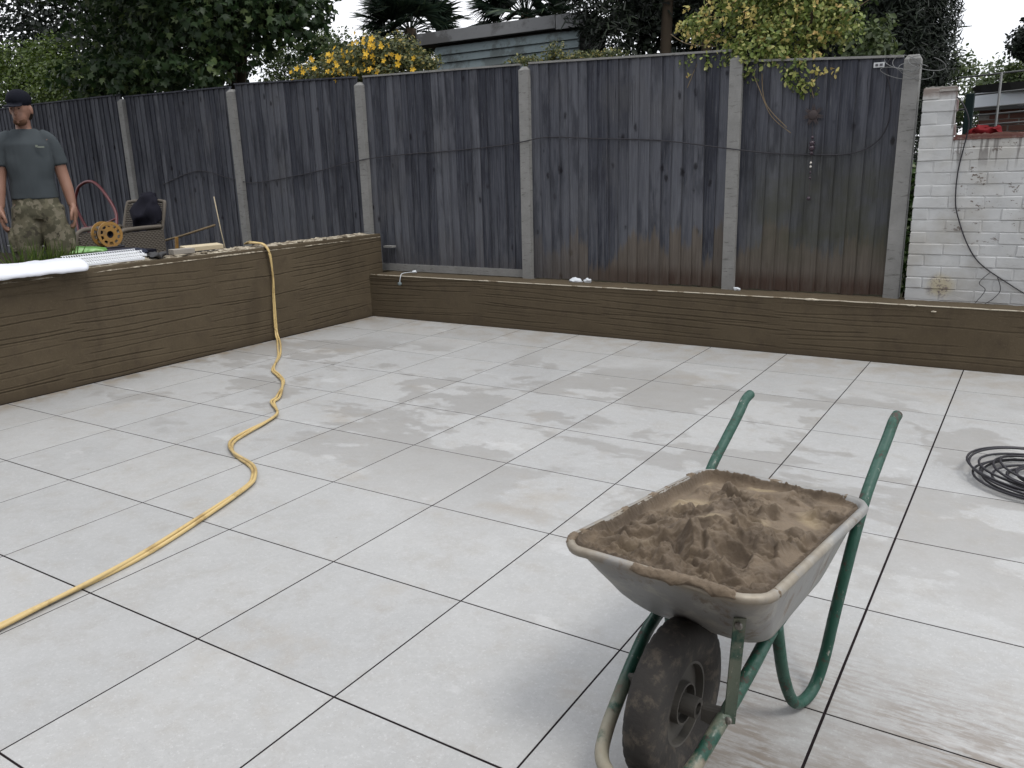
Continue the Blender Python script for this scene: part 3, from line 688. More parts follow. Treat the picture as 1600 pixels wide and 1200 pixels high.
# big-leaved sycamore hanging over the fence
tree('maple_tree', (-7.8, 7.4, .36), 'dark broad-leaved maple tree hanging over the shaded part of the fence', 'tree', None,
     [(-9.3, 6.9, 3.5, .9, .8, .9), (-8.3, 6.7, 3.25, .8, .8, .75), (-7.4, 6.6, 3.15, .8, .75, .65), (-6.6, 6.6, 3.3, .75, .7, .62), (-7.5, 7.2, 4.2, 1.6, 1.2, 1.1), (-9.0, 7.4, 4.6, 1.4, 1.2, 1.2), (-6.2, 7.0, 3.7, .8, .8, .7), (-5.85, 6.9, 3.3, .5, .5, .55), (-8.6, 6.15, 2.62, .5, .3, .22), (-7.6, 6.1, 2.6, .6, .28, .2), (-6.7, 6.15, 2.62, .5, .3, .2), (-7.8, 7.6, 5.4, 2, 1.4, 1.1), (-8.9, 5.95, 2.75, .7, .28, .3), (-7.9, 5.9, 2.72, .7, .26, .26), (-7.0, 5.9, 2.68, .5, .25, .2), (-8.4, 5.6, 4.1, 1.5, 1.0, .5), (-10, 5.4, 4.3, 1.5, 1.2, .5), (-7, 5.4, 4.2, 1.3, 1.0, .45), (-9, 4.2, 4.6, 1.6, 1.0, .45), (-7.2, 4.3, 4.5, 1.3, .9, .4), (-10.8, 4.3, 4.7, 1.4, 1.0, .45)],  # last blobs, forward and overhead, are added out of view to shade the left
     24000, MAPLE, (.05, .105), 'maple', [([(-7.8, 7.6, .36), (-7.7, 7.5, 2), (-7.5, 7.4, 3.6), (-7.2, 7.3, 5)], .16, .04), ([(-7.7, 7.5, 2), (-8.5, 7.2, 3.2), (-9.2, 7, 4)], .08, .02, 'limb'), ([(-7.7, 7.5, 2.2), (-6.8, 7.0, 3.2), (-6.1, 6.9, 3.8)], .07, .02, 'limb')], .35, 0)
tree('shrub', (-12.4, 8.0, .38), 'bright lime-green shrub behind the man in the cap', 'shrub', None,
     [(-12.8, 7.6, 2.8, .9, .7, .75), (-11.8, 7.5, 2.9, .7, .6, .6), (-13.5, 7.6, 2.9, .9, .7, .8), (-12.4, 7.7, 3.4, .6, .5, .5), (-13.6, 7.7, 3.5, .7, .5, .4)], 16000, LEAF, (.035, .075), 'lime', [([(-12.4, 8, .38), (-12.4, 7.9, 1.6), (-12.6, 7.8, 3)], .06, .02, 'stem')], .4, 2.2)
tree('background_tree', (-14.5, 10.5, .38), 'tall almost black tree rising behind the lime-green shrub', 'tree', 'dark trees beyond the fence',
     [(-15, 10, 4, 2, 1.2, 2.4), (-12.6, 10, 4.6, 1.9, 1.2, 2.2), (-17.5, 10, 4, 2, 1.2, 3), (-14, 10, 6.6, 3, 1.4, 1.6), (-10.6, 9.6, 4.6, 1.2, 1, 1.8)], 30000, LEAF, (.07, .14), 'dark', [([(-14.5, 10.5, .38), (-14.4, 10.4, 3), (-14.2, 10.3, 6)], .2, .06)], .3)
# dense dark conifers right of the shed
tree('conifer', (-2.35, 9.9, .36), 'dark conifer overlapping the end of the shed', 'tree', 'dark trees beyond the fence',
     [(-2.75, 8.7, 3.35, .38, .3, .42), (-2.55, 8.8, 2.9, .35, .3, .5), (-2.9, 8.8, 3.9, .6, .4, .5), (-2.5, 9.7, 4.2, .95, .8, 1.15), (-1.7, 9.9, 4.3, .9, .8, 1.2), (-2.9, 9.8, 5.0, 1.1, .8, 1.0), (-1.9, 10, 5.6, 1.2, .9, 1.4)], 26000, NEEDLE, (.07, .14), 'dark', [([(-2.13, 9.6, .36), (-2.13, 9.6, 2.6), (-2.1, 9.7, 5)], .10, .05), ([(-1.72, 9.9, .36), (-1.7, 9.9, 2.6), (-1.7, 9.9, 5)], .085, .05)], .2)
tree('conifer', (-.4, 10.2, .36), 'dark conifer mass standing behind the honeysuckle', 'tree', 'dark trees beyond the fence',
     [(-.9, 10.1, 3.9, .9, .8, 1.5), (0, 10, 3.6, .9, .8, 1.9), (-.4, 10.3, 5.4, 1.4, .9, 1.6), (-1.4, 10.6, 2.2, 1.2, .4, 1.6)], 26000, NEEDLE, (.07, .14), 'dark', [([(-.4, 10.3, .36), (-.4, 10.3, 3), (-.3, 10.3, 6)], .12, .05)], .2)
tree('conifer', (.72, 9.3, .36), 'dense dark conifer column rising behind the end post of the fence', 'tree', 'dark trees beyond the fence',
     [(.70, 9.3, 1.7, .50, .5, 1.3), (.72, 9.3, 2.8, .50, .55, 1.3), (.62, 9.3, 4.2, .58, .6, 1.5), (.6, 9.3, 5.6, .5, .5, 1.3), (.78, 9.35, 2.3, .44, .4, .6), (.8, 9.35, 2.9, .40, .4, .6)], 60000, NEEDLE, (.045, .09), 'dark', [([(.72, 9.3, .36), (.7, 9.3, 2.5), (.65, 9.3, 5.5)], .10, .03)], .3)
tree('background_tree', (-2.2, 13.5, .36), 'dark hedge-like tree filling the gap between the conifer trunks', 'tree', 'dark trees beyond the fence',
     [(-3.6, 13.2, 2.2, 1.4, .8, 1.7), (-2.2, 13.2, 2.2, 1.4, .8, 1.9), (-1.0, 13.2, 2.6, 1.3, .8, 2), (-.4, 13, 2.6, .8, .8, 2), (-2.2, 13.3, 4.1, 1.3, .8, 1.5), (-3.9, 13.3, 4.4, .8, .8, 1.2), (-.5, 13.3, 4.3, .9, .8, 1.5)], 60000, LEAF, (.08, .15), 'dark', [([(-2.2, 13.5, .36), (-2.2, 13.5, 3)], .14, .08)], .2)
# thin trees against the sky
tree('background_tree', (-12.6, 14.4, .38), 'airy green tree in the distance left of the first palm', 'tree', 'thin trees against the sky',
     blobs_rand((-14.6, -10.8, 13.8, 14.8, 3.0, 4.45), 26, (.35, .6), 4), 17000, LEAF, (.045, .09), 'mid', [([(-12.4, 14.4, .38), (-12.3, 14.3, 2.5), (-12, 14.3, 4.3)], .08, .03)], .1, 1.5)
tree('background_tree', (2.4, 20, .36), 'hazy distant tree in front of the bright sky above the outbuilding', 'tree', 'thin trees against the sky',
     blobs_rand((.0, 2.8, 19, 21, 1.9, 3.3), 44, (.4, .7), 9), 26000, LEAF, (.05, .10), 'mid', [([(2, 20, .36), (2, 20, 2), (2.1, 20, 3.6)], .09, .03)], .1, 1.3)
tree('background_tree', (2.6, 14.5, .36), 'dark tree reaching into the picture above the grey rails', 'tree', 'thin trees against the sky',
     blobs_rand((1.5, 2.8, 14, 15, 2.6, 3.9), 16, (.15, .34), 11), 9000, LEAF, (.035, .07), 'dark', [([(2.6, 14.5, .36), (2.6, 14.5, 2), (2.3, 14.5, 3.4)], .08, .03)], .1, 1.6)
# palms
frs = []
for k in range(4):
    n = 34; V = []; F = []; g = random.Random(k)
    pet, pf = tubedata([(0, 0, 0), (0, .35, .03), (0, .62, -.02)], .008, 5); V += pet; F += pf
    for i in range(n):
        a = R(-105 + 210 * i / (n - 1)); L_ = g.uniform(.5, .64) * (1 - .12 * abs(a) / 1.8); dr = g.uniform(.02, .16)
        c = Vector((0, .6, -.02)); d = Vector((math.sin(a), math.cos(a), 0)); sd_ = Vector((d.y, -d.x, 0)) * .017; up = Vector((0, 0, .012))
        b = len(V); V += [c, c + d * L_ * .5 + sd_ + up, c + d * L_ * .5 - sd_ - up, c + d * L_ - Vector((0, 0, dr))]; F += [(b, b + 1, b + 3, b + 2)]
    frs.append(mesh('frond', V, F, ML['palm']))
def palm(x, y, z, label, n, seed):
    T = empty('palm_tree', (x, y, .36)); tag(T, label, 'palm tree', 'fan palms beyond the shed'); g = random.Random(seed)
    trunk([(x, y, .36), (x + .03, y, z * .6), (x, y, z + .05)], .12, .10, T)
    for i in range(n):
        az = g.uniform(0, 2 * math.pi); el = R(g.uniform(-35, 75)); o = obj('frond', frs[g.randrange(4)], None, (x, y, z))
        o.rotation_euler = (Matrix.Rotation(az, 3, 'Z') @ Matrix.Rotation(el, 3, 'X') @ Matrix.Rotation(g.uniform(-.6, .6), 3, 'Y')).to_euler(); o.scale = [g.uniform(.75, 1.0)] * 3; child(o, T)
palm(-7.32, 11, 3.72, 'fan palm showing above the fence, next to the yellow flowers', 64, 3)
palm(-5.25, 11.4, 3.76, 'fan palm rising behind the shed roof beside the dark conifer', 64, 5)

# yellow-flowered shrub on the fence
fb = tree('flowering_shrub', (-4.0, 6.25, .36), 'rambling shrub covered in yellow flowers spilling over the fence top', 'shrub', None,
     [(-4.8, 6.1, 2.47, .32, .2, .15), (-4.35, 6.1, 2.52, .38, .22, .20), (-3.9, 6.1, 2.56, .4, .25, .25), (-3.6, 6.1, 2.55, .35, .22, .24), (-3.3, 6.1, 2.46, .25, .2, .14), (-4.6, 6.4, 2.5, .4, .2, .22), (-4.2, 5.95, 2.42, .5, .15, .1), (-3.62, 5.95, 2.38, .25, .14, .08)], 9000, LEAF, (.022, .05), 'flow',
     [([(-4, 6.3, .36), (-4, 6.25, 1.5), (-4.2, 6.1, 2.4)], .03, .012, 'stem'), ([(-4, 6.3, .8), (-3.7, 6.2, 1.8), (-3.6, 6.1, 2.5)], .025, .01, 'stem')], .2)
V = []; F = []
for k in range(5):
    a = 2 * math.pi * k / 5; c, s_ = math.cos(a), math.sin(a); b = len(V)
    for (u, w_, h) in ((.0, 0, 0), (.5, .32, .12), (1., .25, .22), (1.05, -.2, .2), (.5, -.33, .12)): V.append(((u * c - w_ * s_) * .026, (u * s_ + w_ * c) * .026, h * .026))
    F.append((b, b + 1, b + 2, b + 3, b + 4))
fl = mesh('flower', V, F, ML['petal'])
P, d = cloud([(-4.75, 5.95, 2.47, .3, .1, .1), (-4.3, 5.9, 2.52, .35, .1, .2), (-3.9, 5.88, 2.56, .35, .1, .24), (-3.6, 5.88, 2.5, .3, .1, .22), (-3.3, 5.9, 2.42, .25, .1, .1), (-4.0, 5.8, 2.38, .4, .06, .06)], 95, .5)
for p in P:
    o = obj('flower', fl, None, tuple(p)); nrm = Vector((random.uniform(-.5, .7), -1, random.uniform(-.2, .8))); o.rotation_euler = nrm.to_track_quat('Z', 'Y').to_euler(); o.scale = [random.uniform(.7, 1.25)] * 3; child(o, fb)

# honeysuckle over the fence
hb = tree('honeysuckle', (.3, 6.1, .36), 'pale yellow-green honeysuckle bush tumbling over the fence top', 'shrub', None,
     [(.0, 6.05, 2.48, .42, .25, .26), (.4, 6.05, 2.5, .42, .25, .3), (.65, 6.05, 2.42, .25, .22, .25), (.2, 5.85, 2.25, .35, .16, .18), (.45, 5.82, 2.1, .22, .1, .15), (.05, 6.1, 2.8, .5, .3, .3), (.5, 6.1, 2.85, .4, .3, .3), (-.38, 6.0, 2.47, .16, .14, .14), (.62, 5.85, 2.02, .1, .06, .1), (-.3, 5.8, 2.18, .16, .06, .08), (.12, 5.80, 2.12, .2, .06, .12), (.38, 5.78, 2.0, .14, .04, .12), (.55, 5.78, 1.93, .12, .04, .06), (.0, 5.82, 2.2, .2, .08, .1)], 9500, LEAF, (.022, .048), 'honey',
     [([(.3, 6.2, .36), (.28, 6.1, 1.5), (.1, 6.0, 2.3)], .03, .014, 'stem'), ([(.3, 6.2, .9), (.4, 6.1, 1.8), (.5, 6.0, 2.5)], .03, .014, 'stem')], .25, 5)
P, d = cloud([(.0, 5.95, 2.5, .42, .2, .27), (.4, 5.95, 2.5, .42, .2, .3), (.5, 5.78, 2.05, .3, .04, .12), (-.4, 5.95, 2.5, .18, .1, .15), (.6, 5.8, 1.93, .12, .03, .05), (-.35, 5.77, 2.1, .08, .03, .05), (.62, 5.76, 1.82, .03, .02, .04)], 150, .7)
PP = np.repeat(P, 7, axis=0) + RNG.normal(size=(len(P) * 7, 3)) * .013
o = scatter('pale_tips', PP, RNG.normal(size=PP.shape) + np.array([0, -.5, .5]), RNG.uniform(.02, .042, len(PP)), LEAF[0], LEAF[1], ML['tip']); o['kind'] = 'stuff'; child(o, hb)
for k, pth in enumerate([[(-.2, 5.9, 2.3), (-.42, 5.85, 2.34), (-.55, 5.84, 2.42)], [(.1, 5.8, 2.15), (.2, 5.76, 1.95), (.3, 5.76, 1.75), (.45, 5.765, 1.62)], [(.2, 5.8, 2.1), (.25, 5.76, 1.85), (.42, 5.76, 1.66)], [(.5, 5.8, 2.1), (.66, 5.8, 1.98)], [(.6, 5.95, 2.4), (.8, 5.9, 2.45), (.92, 5.85, 2.5)], [(-.3, 5.8, 2.2), (-.37, 5.76, 2.0)], [(.55, 5.8, 2.0), (.6, 5.77, 1.86)]]):
    child(tube('twig', pth, .003, M['stick'], None, 5), hb)
tree('shrub', (.8, 6.9, .36), 'fresh green leafy shrub behind the right side of the honeysuckle', 'shrub', None,
     [(.75, 6.8, 2.2, .26, .25, .28), (.92, 6.8, 2.05, .16, .2, .2), (.70, 6.9, 2.5, .24, .2, .25), (1.02, 6.5, 2.08, .10, .1, .12)], 2600, LEAF, (.035, .07), 'mid', [([(.8, 6.9, .36), (.8, 6.9, 1.4), (.75, 6.8, 2.3)], .03, .01, 'stem')], .3, 3)
tree('climber', (-1.6, 6.0, .36), 'small-leaved climber creeping along the fence top below the shed', 'climber', None,
     [(-2.0, 5.95, 2.36, .22, .12, .05), (-1.68, 5.95, 2.39, .12, .1, .12), (-1.45, 5.95, 2.34, .25, .12, .06), (-1.15, 5.95, 2.33, .2, .1, .06), (-1.86, 5.85, 2.33, .12, .07, .05)], 1500, LEAF, (.018, .035), 'flow', [([(-1.6, 6, .36), (-1.6, 5.97, 1.6), (-1.8, 5.95, 2.3)], .014, .006, 'stem')], .1)
tree('ivy', (1.28, 6.15, .36), 'ivy with pale leaves growing in the gap between fence post and white wall', 'climber', None,
     [(1.28, 6.1, .7, .12, .12, .35), (1.30, 6.1, 1.15, .12, .12, .3), (1.32, 6.1, .9, .1, .1, .5)], 1600, LEAF, (.03, .055), 'ivy', [([(1.28, 6.15, .36), (1.29, 6.12, 1.2)], .012, .006, 'stem')], .2)

# ------------------------------------------------------------------ things on the fence and the white wall
o = tube('fence_cable', [(-7.2, 5.775, 1.35), (-6.5, 5.775, 1.5), (-5.9, 5.77, 1.40), (-5.47, 5.765, 1.35), (-4.6, 5.77, 1.44), (-3.82, 5.73, 1.55), (-3.2, 5.772, 1.59), (-2.74, 5.772, 1.60), (-2.1, 5.77, 1.63), (-1.89, 5.73, 1.65), (-1.65, 5.77, 1.68), (-1.2, 5.772, 1.65), (-.6, 5.772, 1.61), (.015, 5.73, 1.52), (.3, 5.772, 1.48), (.65, 5.772, 1.455), (.9, 5.77, 1.46), (1.05, 5.77, 1.53), (1.12, 5.77, 1.66), (1.12, 5.77, 1.85), (1.08, 5.77, 2.03), (1.12, 5.78, 2.11)], .0048, M['black'], None, 6)
tag(o, 'thin black cable looped along the fence boards at mid height', 'cable')
g = random.Random(3); parts = []
for k in range(5):
    cx, cz, rx, rz_ = 1.22 + g.uniform(-.06, .12), 2.03 + g.uniform(-.05, .06), g.uniform(.05, .13), g.uniform(.02, .07); ph = g.uniform(0, 3)
    pts = [(cx + rx * math.cos(a + ph), 5.71 + .03 * math.sin(2 * a), cz + rz_ * math.sin(a + ph) - .25 * rx * math.cos(a + ph)) for a in [2 * math.pi * q / 26 for q in range(24)]]
    parts.append(tubedata(pts, .0022, 5))
v, f = merge(parts); o = obj('wire_tangle', mesh('wire_tangle', v, f, M['pole'], True)); tag(o, 'tangle of thin grey wire hung on the end post of the fence', 'wire')
o = tube('wall_cable', [(1.545, 5.70, 1.80), (1.58, 5.69, 1.76), (1.62, 5.69, 1.68), (1.632, 5.70, 1.60), (1.612, 5.705, 1.45), (1.595, 5.705, 1.30), (1.60, 5.703, 1.12), (1.63, 5.703, 1.0), (1.70, 5.703, .83), (1.79, 5.703, .70), (1.95, 5.703, .585), (2.12, 5.703, .485), (2.3, 5.70, .44)], .0045, M['black'], None, 6)
tag(o, 'black cable hanging in a long curve down the white brick wall', 'cable')
v, f = merge([tubedata(smoothpath([(1.86, 5.70, .645), (1.80, 5.69, .57), (1.84, 5.69, .52), (1.79, 5.68, .43)]), .0025, 5), tubedata(smoothpath([(1.90, 5.70, .62), (1.93, 5.69, .53), (1.90, 5.69, .47), (1.85, 5.66, .43)]), .0025, 5)])
o = obj('loose_wire', mesh('loose_wire', v, f, M['black'], True)); tag(o, 'two thin loose wires drooping onto the ledge below the wall cable', 'wire')
# sun ornament
so_ = empty('sun_ornament', (.605, 5.76, 1.74)); tag(so_, 'rusty sun-shaped garden ornament with hanging beads on the last fence panel', 'ornament')
V, F = ball((0, 0, 0), .034, 16, 8, (1, .35, 1)); parts = [(V, F)]
for k in range(14):
    a = 2 * math.pi * k / 14; d = Vector((math.cos(a), 0, math.sin(a))); q = Vector((-d.z, 0, d.x)); p0 = d * .032
    tri = [p0 + q * .009, p0 - q * .009, d * .078 + q * (.012 if k % 2 else -.012)]
    v = tri + [x + Vector((0, .006, 0)) for x in tri]; parts.append((v, [(0, 1, 2), (5, 4, 3), (0, 3, 4, 1), (1, 4, 5, 2), (2, 5, 3, 0)]))
v, f = merge(parts); obj('sun_face', mesh('sun_face', v, f, M['rust']), so_)
v, f = tubedata([(0, 0, -.03), (.006, 0, -.3), (.008, 0, -.6)], .0015, 5); obj('string', mesh('string', v, f, M['rust']), so_)
for zz, m, r in [(-.16, 'pink', .012), (-.20, 'pink', .02), (-.235, 'pink', .022), (-.27, 'pink', .014), (-.34, 'bead', .0085), (-.368, 'bead', .0085), (-.41, 'pink', .009), (-.45, 'pink', .01), (-.60, 'pink', .016)]:
    v, f = ball((0, 0, 0), r, 10, 7); obj('bead', mesh('bead', v, f, M[m], True), so_, (.006, -.004, zz))
lb = box('fence_label', .995, 1.065, 5.768, 5.774, 2.035, 2.068, M['sign']); tag(lb, 'small white label fixed near the top of the last fence panel', 'label')
for xx, w_ in ((1.006, .018), (1.034, .020)): child(box('print', xx, xx + w_, 5.765, 5.7675, 2.043, 2.059, M['ink']), lb)
pl = empty('wire_plug', (-3.16, 5.44, .40)); tag(pl, 'small grey-blue plug dangling on white cord over the low wall', 'plug')
v, f = tubedata(smoothpath([(0, .25, .04), (0, .04, .05), (.008, -.012, .02), (0, -.018, -.03)]), .0035, 6); obj('cord', mesh('cord', v, f, M['pvc'], True), pl)
V, F = ball((0, -.02, -.045), .02, 12, 8, (1.2, .9, .9)); obj('plug_body', mesh('plug_body', V, F, M['shed'], True), pl)

# ------------------------------------------------------------------ things on the waist-high wall
V, F = [], []
ns, na = 60, 22
for i in range(ns + 1):
    q = i / ns; y = 1.3 + 1.19 * q
    for k in range(na):
        a = 2 * math.pi * k / na; c, s_ = math.cos(a), math.sin(a)
        rx = .19 * (1 if 0 < i < ns else .86); rz_ = (.030 if 0 < i < ns else .022)
        x = -3.665 + rx * math.copysign(abs(c) ** .6, c); zz = .862 + rz_ * math.copysign(abs(s_) ** .7, s_)
        if c > .3: zz -= .036 * (c - .3) / .7
        p = Vector((x, y + (.02 * s_), zz)); p += noise.noise_vector(Vector((x * 7, y * 9, zz * 7))) * .008 + noise.noise_vector(Vector((x * 22, y * 30, zz * 22))) * .004
        V.append(p)
for i in range(ns):
    for k in range(na): k2 = (k + 1) % na; F.append((i * na + k, (i + 1) * na + k, (i + 1) * na + k2, i * na + k2))
F += [tuple(range(na)), tuple(reversed([ns * na + k for k in range(na)]))]
o = obj('plastic_sack', mesh('plastic_sack', V, F, M['white'], True)); tag(o, 'folded white plastic sack lying over the top of the waist-high wall', 'sack')
def bead_strip(x0, y0, x1, y1, z, w, label):
    a = Vector((x0, y0, z)); b = Vector((x1, y1, z)); d = (b - a); L_ = d.length; d.normalize(); n = Vector((-.8, 0, .6)); w = abs(w); bm = bmesh.new()
    def bar(u0, u1, v0, v1, h):
        vs = []
        for zz in (0, h):
            for (u, v_) in ((u0, v0), (u1, v0), (u1, v1), (u0, v1)): vs.append(bm.verts.new(a + d * u + n * v_ + Vector((0, 0, zz))))
        for f_ in ((3, 2, 1, 0), (4, 5, 6, 7), (0, 1, 5, 4), (1, 2, 6, 5), (2, 3, 7, 6), (3, 0, 4, 7)): bm.faces.new([vs[q] for q in f_])
    for v0, v1, h in ((0, .006, .014), (w * .42, w * .52, .002), (w * .94, w, .002)): bar(0, L_, v0, v1, h)
    u = .006
    while u < L_ - .01:
        bar(u, u + .006, .006, w * .42, .0015); bar(u, u + .006, w * .52, w * .94, .0015); u += .019
    me = bm2('render_bead', bm, M['wwhite']); o = obj('render_bead', me); tag(o, label, 'render bead', 'white plastic render beads'); return o
bead_strip(-3.60, 2.42, -3.60, 3.00, .832, -.07, 'white perforated render bead lying along the front edge of the wall top')
bead_strip(-3.665, 2.44, -3.675, 3.07, .848, -.07, 'white perforated render bead lying second from the front edge of the wall top')
bead_strip(-3.73, 2.46, -3.74, 3.05, .865, -.06, 'white perforated render bead at the back, nearest the green bag')
o = lump('glove', (-3.70, 3.17, .845), .05, (1.0, 1.7, .42), M['glove'], 2, .55, None, 20); tag(o, 'dark grey work glove lying on the wall top beside the render beads', 'glove')
o = box('timber_offcut', -.05, .05, -.17, .17, -.018, .018, M['pale'], None, .003); o.location = (-3.80, 3.67, .856); o.rotation_euler = (0, R(6), R(-8)); tag(o, 'pale sawn timber offcut lying on the wall top', 'timber offcut')
o = box('stone_offcut', -.045, .045, -.09, .09, -.02, .02, M['stone'], None, .004); o.location = (-3.70, 3.40, .852); o.rotation_euler = (0, 0, R(-10)); tag(o, 'grey stone offcut lying against the pale timber on the wall top', 'stone offcut')
for k, (x, y, r) in enumerate([(-3.66, 3.58, .014), (-3.63, 3.72, .012), (-3.7, 3.95, .012), (-3.62, 4.6, .014), (-3.61, 4.9, .012), (-3.64, 5.2, .014), (-3.62, 4.35, .010)]):
    o = lump('mortar_crumb', (x, y, .825), r, (1.6, 2.2, .7), M['crust'], k, .5); o['group'] = 'mortar crumbs on the wall top'; tag(o, ['mortar crumb beside the pale timber on the wall top, nearest the man', 'mortar crumb at the front edge by the end of the pale timber', 'mortar crumb between the pale timber and the yellow hose', 'mortar crumb in the middle of the bare wall top right of the hose', 'mortar crumb a little beyond the middle of the bare wall top', 'mortar crumb nearest the far end of the waist-high wall', 'mortar crumb just right of where the yellow hose crosses the wall'][k], 'mortar crumb')
# cork board with green bag and orange reel
tb = empty('work_bench', (-4.65, 3.2, .38)); tag(tb, 'low dark bench behind the waist-high wall carrying the orange reel', 'bench')
box('bench_top', -.42, .42, -.34, .34, .435, .465, M['cloth'], tb, .004)
for sx in (-.36, .36):
    for sy in (-.28, .28): box('leg', sx - .025, sx + .025, sy - .025, sy + .025, 0, .4345, M['bark'], tb)
V, F = ball((0, 0, 0), .2, 24, 14, (1.1, .8, .16)); V = displaced(V, .02, 9, 2)
o = obj('green_bag', mesh('green_bag', V, F, M['gbag'], True), None, (-4.42, 2.98, .872), (0, 0, R(25))); tag(o, 'flattened green plastic bag lying in front of the orange reel', 'bag')
V, F = ball((0, 0, 0), .2, 24, 14, (1.0, 1.2, .16)); V = displaced(V, .018, 8, 6)
o = obj('navy_bag', mesh('navy_bag', V, F, M['navy'], True), None, (-4.22, 3.2, .842), (0, 0, R(40))); tag(o, 'dark navy folded sheet beside the green bag, behind the render beads', 'folded sheet')
# orange cable reel: axis horizontal, turned three quarters to the camera
rr = empty('cable_reel', (-4.60, 3.34, .975)); rr.rotation_euler = (0, 0, R(-4)); tag(rr, 'orange plastic reel standing on edge in front of the wicker chair', 'reel')
def ringx(x0, x1, r0, r1, n=32):
    V = []; F = []
    for k in range(n):
        a = 2 * math.pi * k / n; c, s_ = math.cos(a), math.sin(a)
        V += [(x0, r0 * c, r0 * s_), (x0, r1 * c, r1 * s_), (x1, r1 * c, r1 * s_), (x1, r0 * c, r0 * s_)]
    for k in range(n):
        b, e = k * 4, ((k + 1) % n) * 4
        for q in range(4): q2 = (q + 1) % 4; F.append((b + q, e + q, e + q2, b + q2))
    return V, F
for xx in (-.06, .05):
    parts = [ringx(xx, xx + .01, .085, .108), ringx(xx + .001, xx + .009, .03, .062)]
    for k in range(10):
        a = 2 * math.pi * k / 10; d = Vector((0, math.cos(a), math.sin(a))); q = Vector((0, -d.z, d.y)) * .009; v = []
        for x_ in (xx + .002, xx + .008): v += [Vector((x_, 0, 0)) + d * .06 - q, Vector((x_, 0, 0)) + d * .088 - q, Vector((x_, 0, 0)) + d * .088 + q, Vector((x_, 0, 0)) + d * .06 + q]
        parts.append((v, [(3, 2, 1, 0), (4, 5, 6, 7), (0, 1, 5, 4), (1, 2, 6, 5), (2, 3, 7, 6), (3, 0, 4, 7)]))
    v, f = merge(parts); obj('flange', mesh('flange', v, f, M['reel']), rr)
v, f = merge([ringx(-.05, .05, .02, .045, 24), ringx(-.045, .045, .045, .068, 24)]); obj('wound_cable', mesh('wound_cable', v, f, M['cloth'], True), rr)
v, f = tubedata(smoothpath([(-.07, -.10, -.105), (-.07, .10, -.105), (.07, .10, -.105), (.07, -.10, -.105), (-.07, -.10, -.105)], 4), .007, 6); obj('stand', mesh('stand', v, f, M['black'], True), rr)
# wicker chair
wc = empty('wicker_chair', (-5.60, 4.12, .38)); wc.rotation_euler = (0, 0, R(10)); wc.scale = (.94, .94, .93); tag(wc, 'brown wicker garden armchair with black clothing over its back', 'chair')
def weave(name, fr, n1, n2, parent):
    """real woven strands over a panel: fr(u,v)->(point, normal)"""
    parts = []
    for j in range(n2):
        v_ = (j + .5) / n2; pts = []
        for i in range(n1 * 2 + 1):
            p, nn = fr(i / (n1 * 2), v_); pts.append(Vector(p) + Vector(nn) * (.006 * math.cos(math.pi * (i + j))))
        parts.append(tubedata(pts, .0085, 5))
    v, f = merge(parts); o = obj(name, mesh(name, v, f, M['wick'], True), parent); o['kind'] = 'stuff'; return o
for sx, nm in ((.29, 'side_panel'), (-.29, 'side_panel')):
    weave(nm, lambda u, v_, sx=sx: ((sx, -.30 + .58 * u, .06 + .53 * v_), (1 if sx > 0 else -1, 0, 0)), 12, 28, wc)
    box('panel_backing', sx - .012, sx + .006, -.29, .28, .05, .58, M['wick'], wc)
    v, f = tubedata(smoothpath([(sx, -.31, .05), (sx, -.32, .5), (sx, -.28, .60), (sx, -.1, .62), (sx, .26, .62)]), .022, 8); obj('arm_rail', mesh('arm_rail', v, f, M['wick'], True), wc)
    weave('arm_front', lambda u, v_, sx=sx: ((sx - .05 + .1 * u, -.315, .05 + .5 * v_), (0, -1, 0)), 3, 26, wc)
weave('seat', lambda u, v_: ((-.27 + .54 * u, -.28 + .52 * v_, .36), (0, 0, 1)), 12, 24, wc)
weave('apron', lambda u, v_: ((-.27 + .54 * u, -.30, .06 + .3 * v_), (0, -1, 0)), 12, 14, wc)
weave('backrest', lambda u, v_: ((-.25 + .5 * u, .20 + .16 * v_, .36 + .5 * v_), (0, -1, .3)), 12, 26, wc)
box('back_panel', -.25, .25, .275, .285, .40, .62, M['wick'], wc)
v, f = tubedata(smoothpath([(-.27, .22, .4), (-.27, .36, .82), (-.22, .385, .88), (0, .39, .885), (.22, .385, .88), (.27, .36, .82), (.27, .22, .4)]), .02, 8); obj('back_frame', mesh('back_frame', v, f, M['wick'], True), wc)
V, F = ball((0, 0, 0), .17, 26, 18, (1.05, .42, 1.25)); V = displaced(V, .07, 7, 5); V = displaced(V, .02, 25, 5)
o = obj('jacket', mesh('jacket', V, F, M['cloth'], True), None, (-5.55, 4.36, 1.07), (R(-15), R(22), 0)); tag(o, 'black jacket slung over the back of the wicker chair', 'jacket')
# red tubular frame
rf = empty('sack_truck', (-7.2, 4.9, .38)); tag(rf, 'red tubular sack truck leaning on the terrace between man and chair', 'sack truck')
def T(p): return Vector(p) - Vector((-7.2, 4.9, .38))
for nm, pth, r in [('frame', [(-7.5, 5.1, .4), (-7.82, 5, 1.05), (-7.78, 5, 1.30), (-7.60, 5, 1.40), (-7.40, 5, 1.40), (-7.22, 5, 1.28), (-7.05, 5, 1.05), (-6.92, 4.9, .8), (-6.75, 4.9, .42)], .018),
                   ('crossbar', [(-7.80, 5, .86), (-7.4, 4.98, .90), (-7.02, 4.96, .98)], .013), ('brace', [(-7.72, 4.9, .98), (-7.62, 4.85, .8), (-7.5, 4.8, .62)], .014)]:
    v, f = tubedata(smoothpath([T(p) for p in pth]), r, 8); obj(nm, mesh(nm, v, f, M['red'], True), rf)
V, F = loft([(0, 0, 0, .33, .25, 0, .35), (0, 0, .40, .36, .27, 0, .35), (0, 0, .42, .38, .29, 0, .35)], 24)
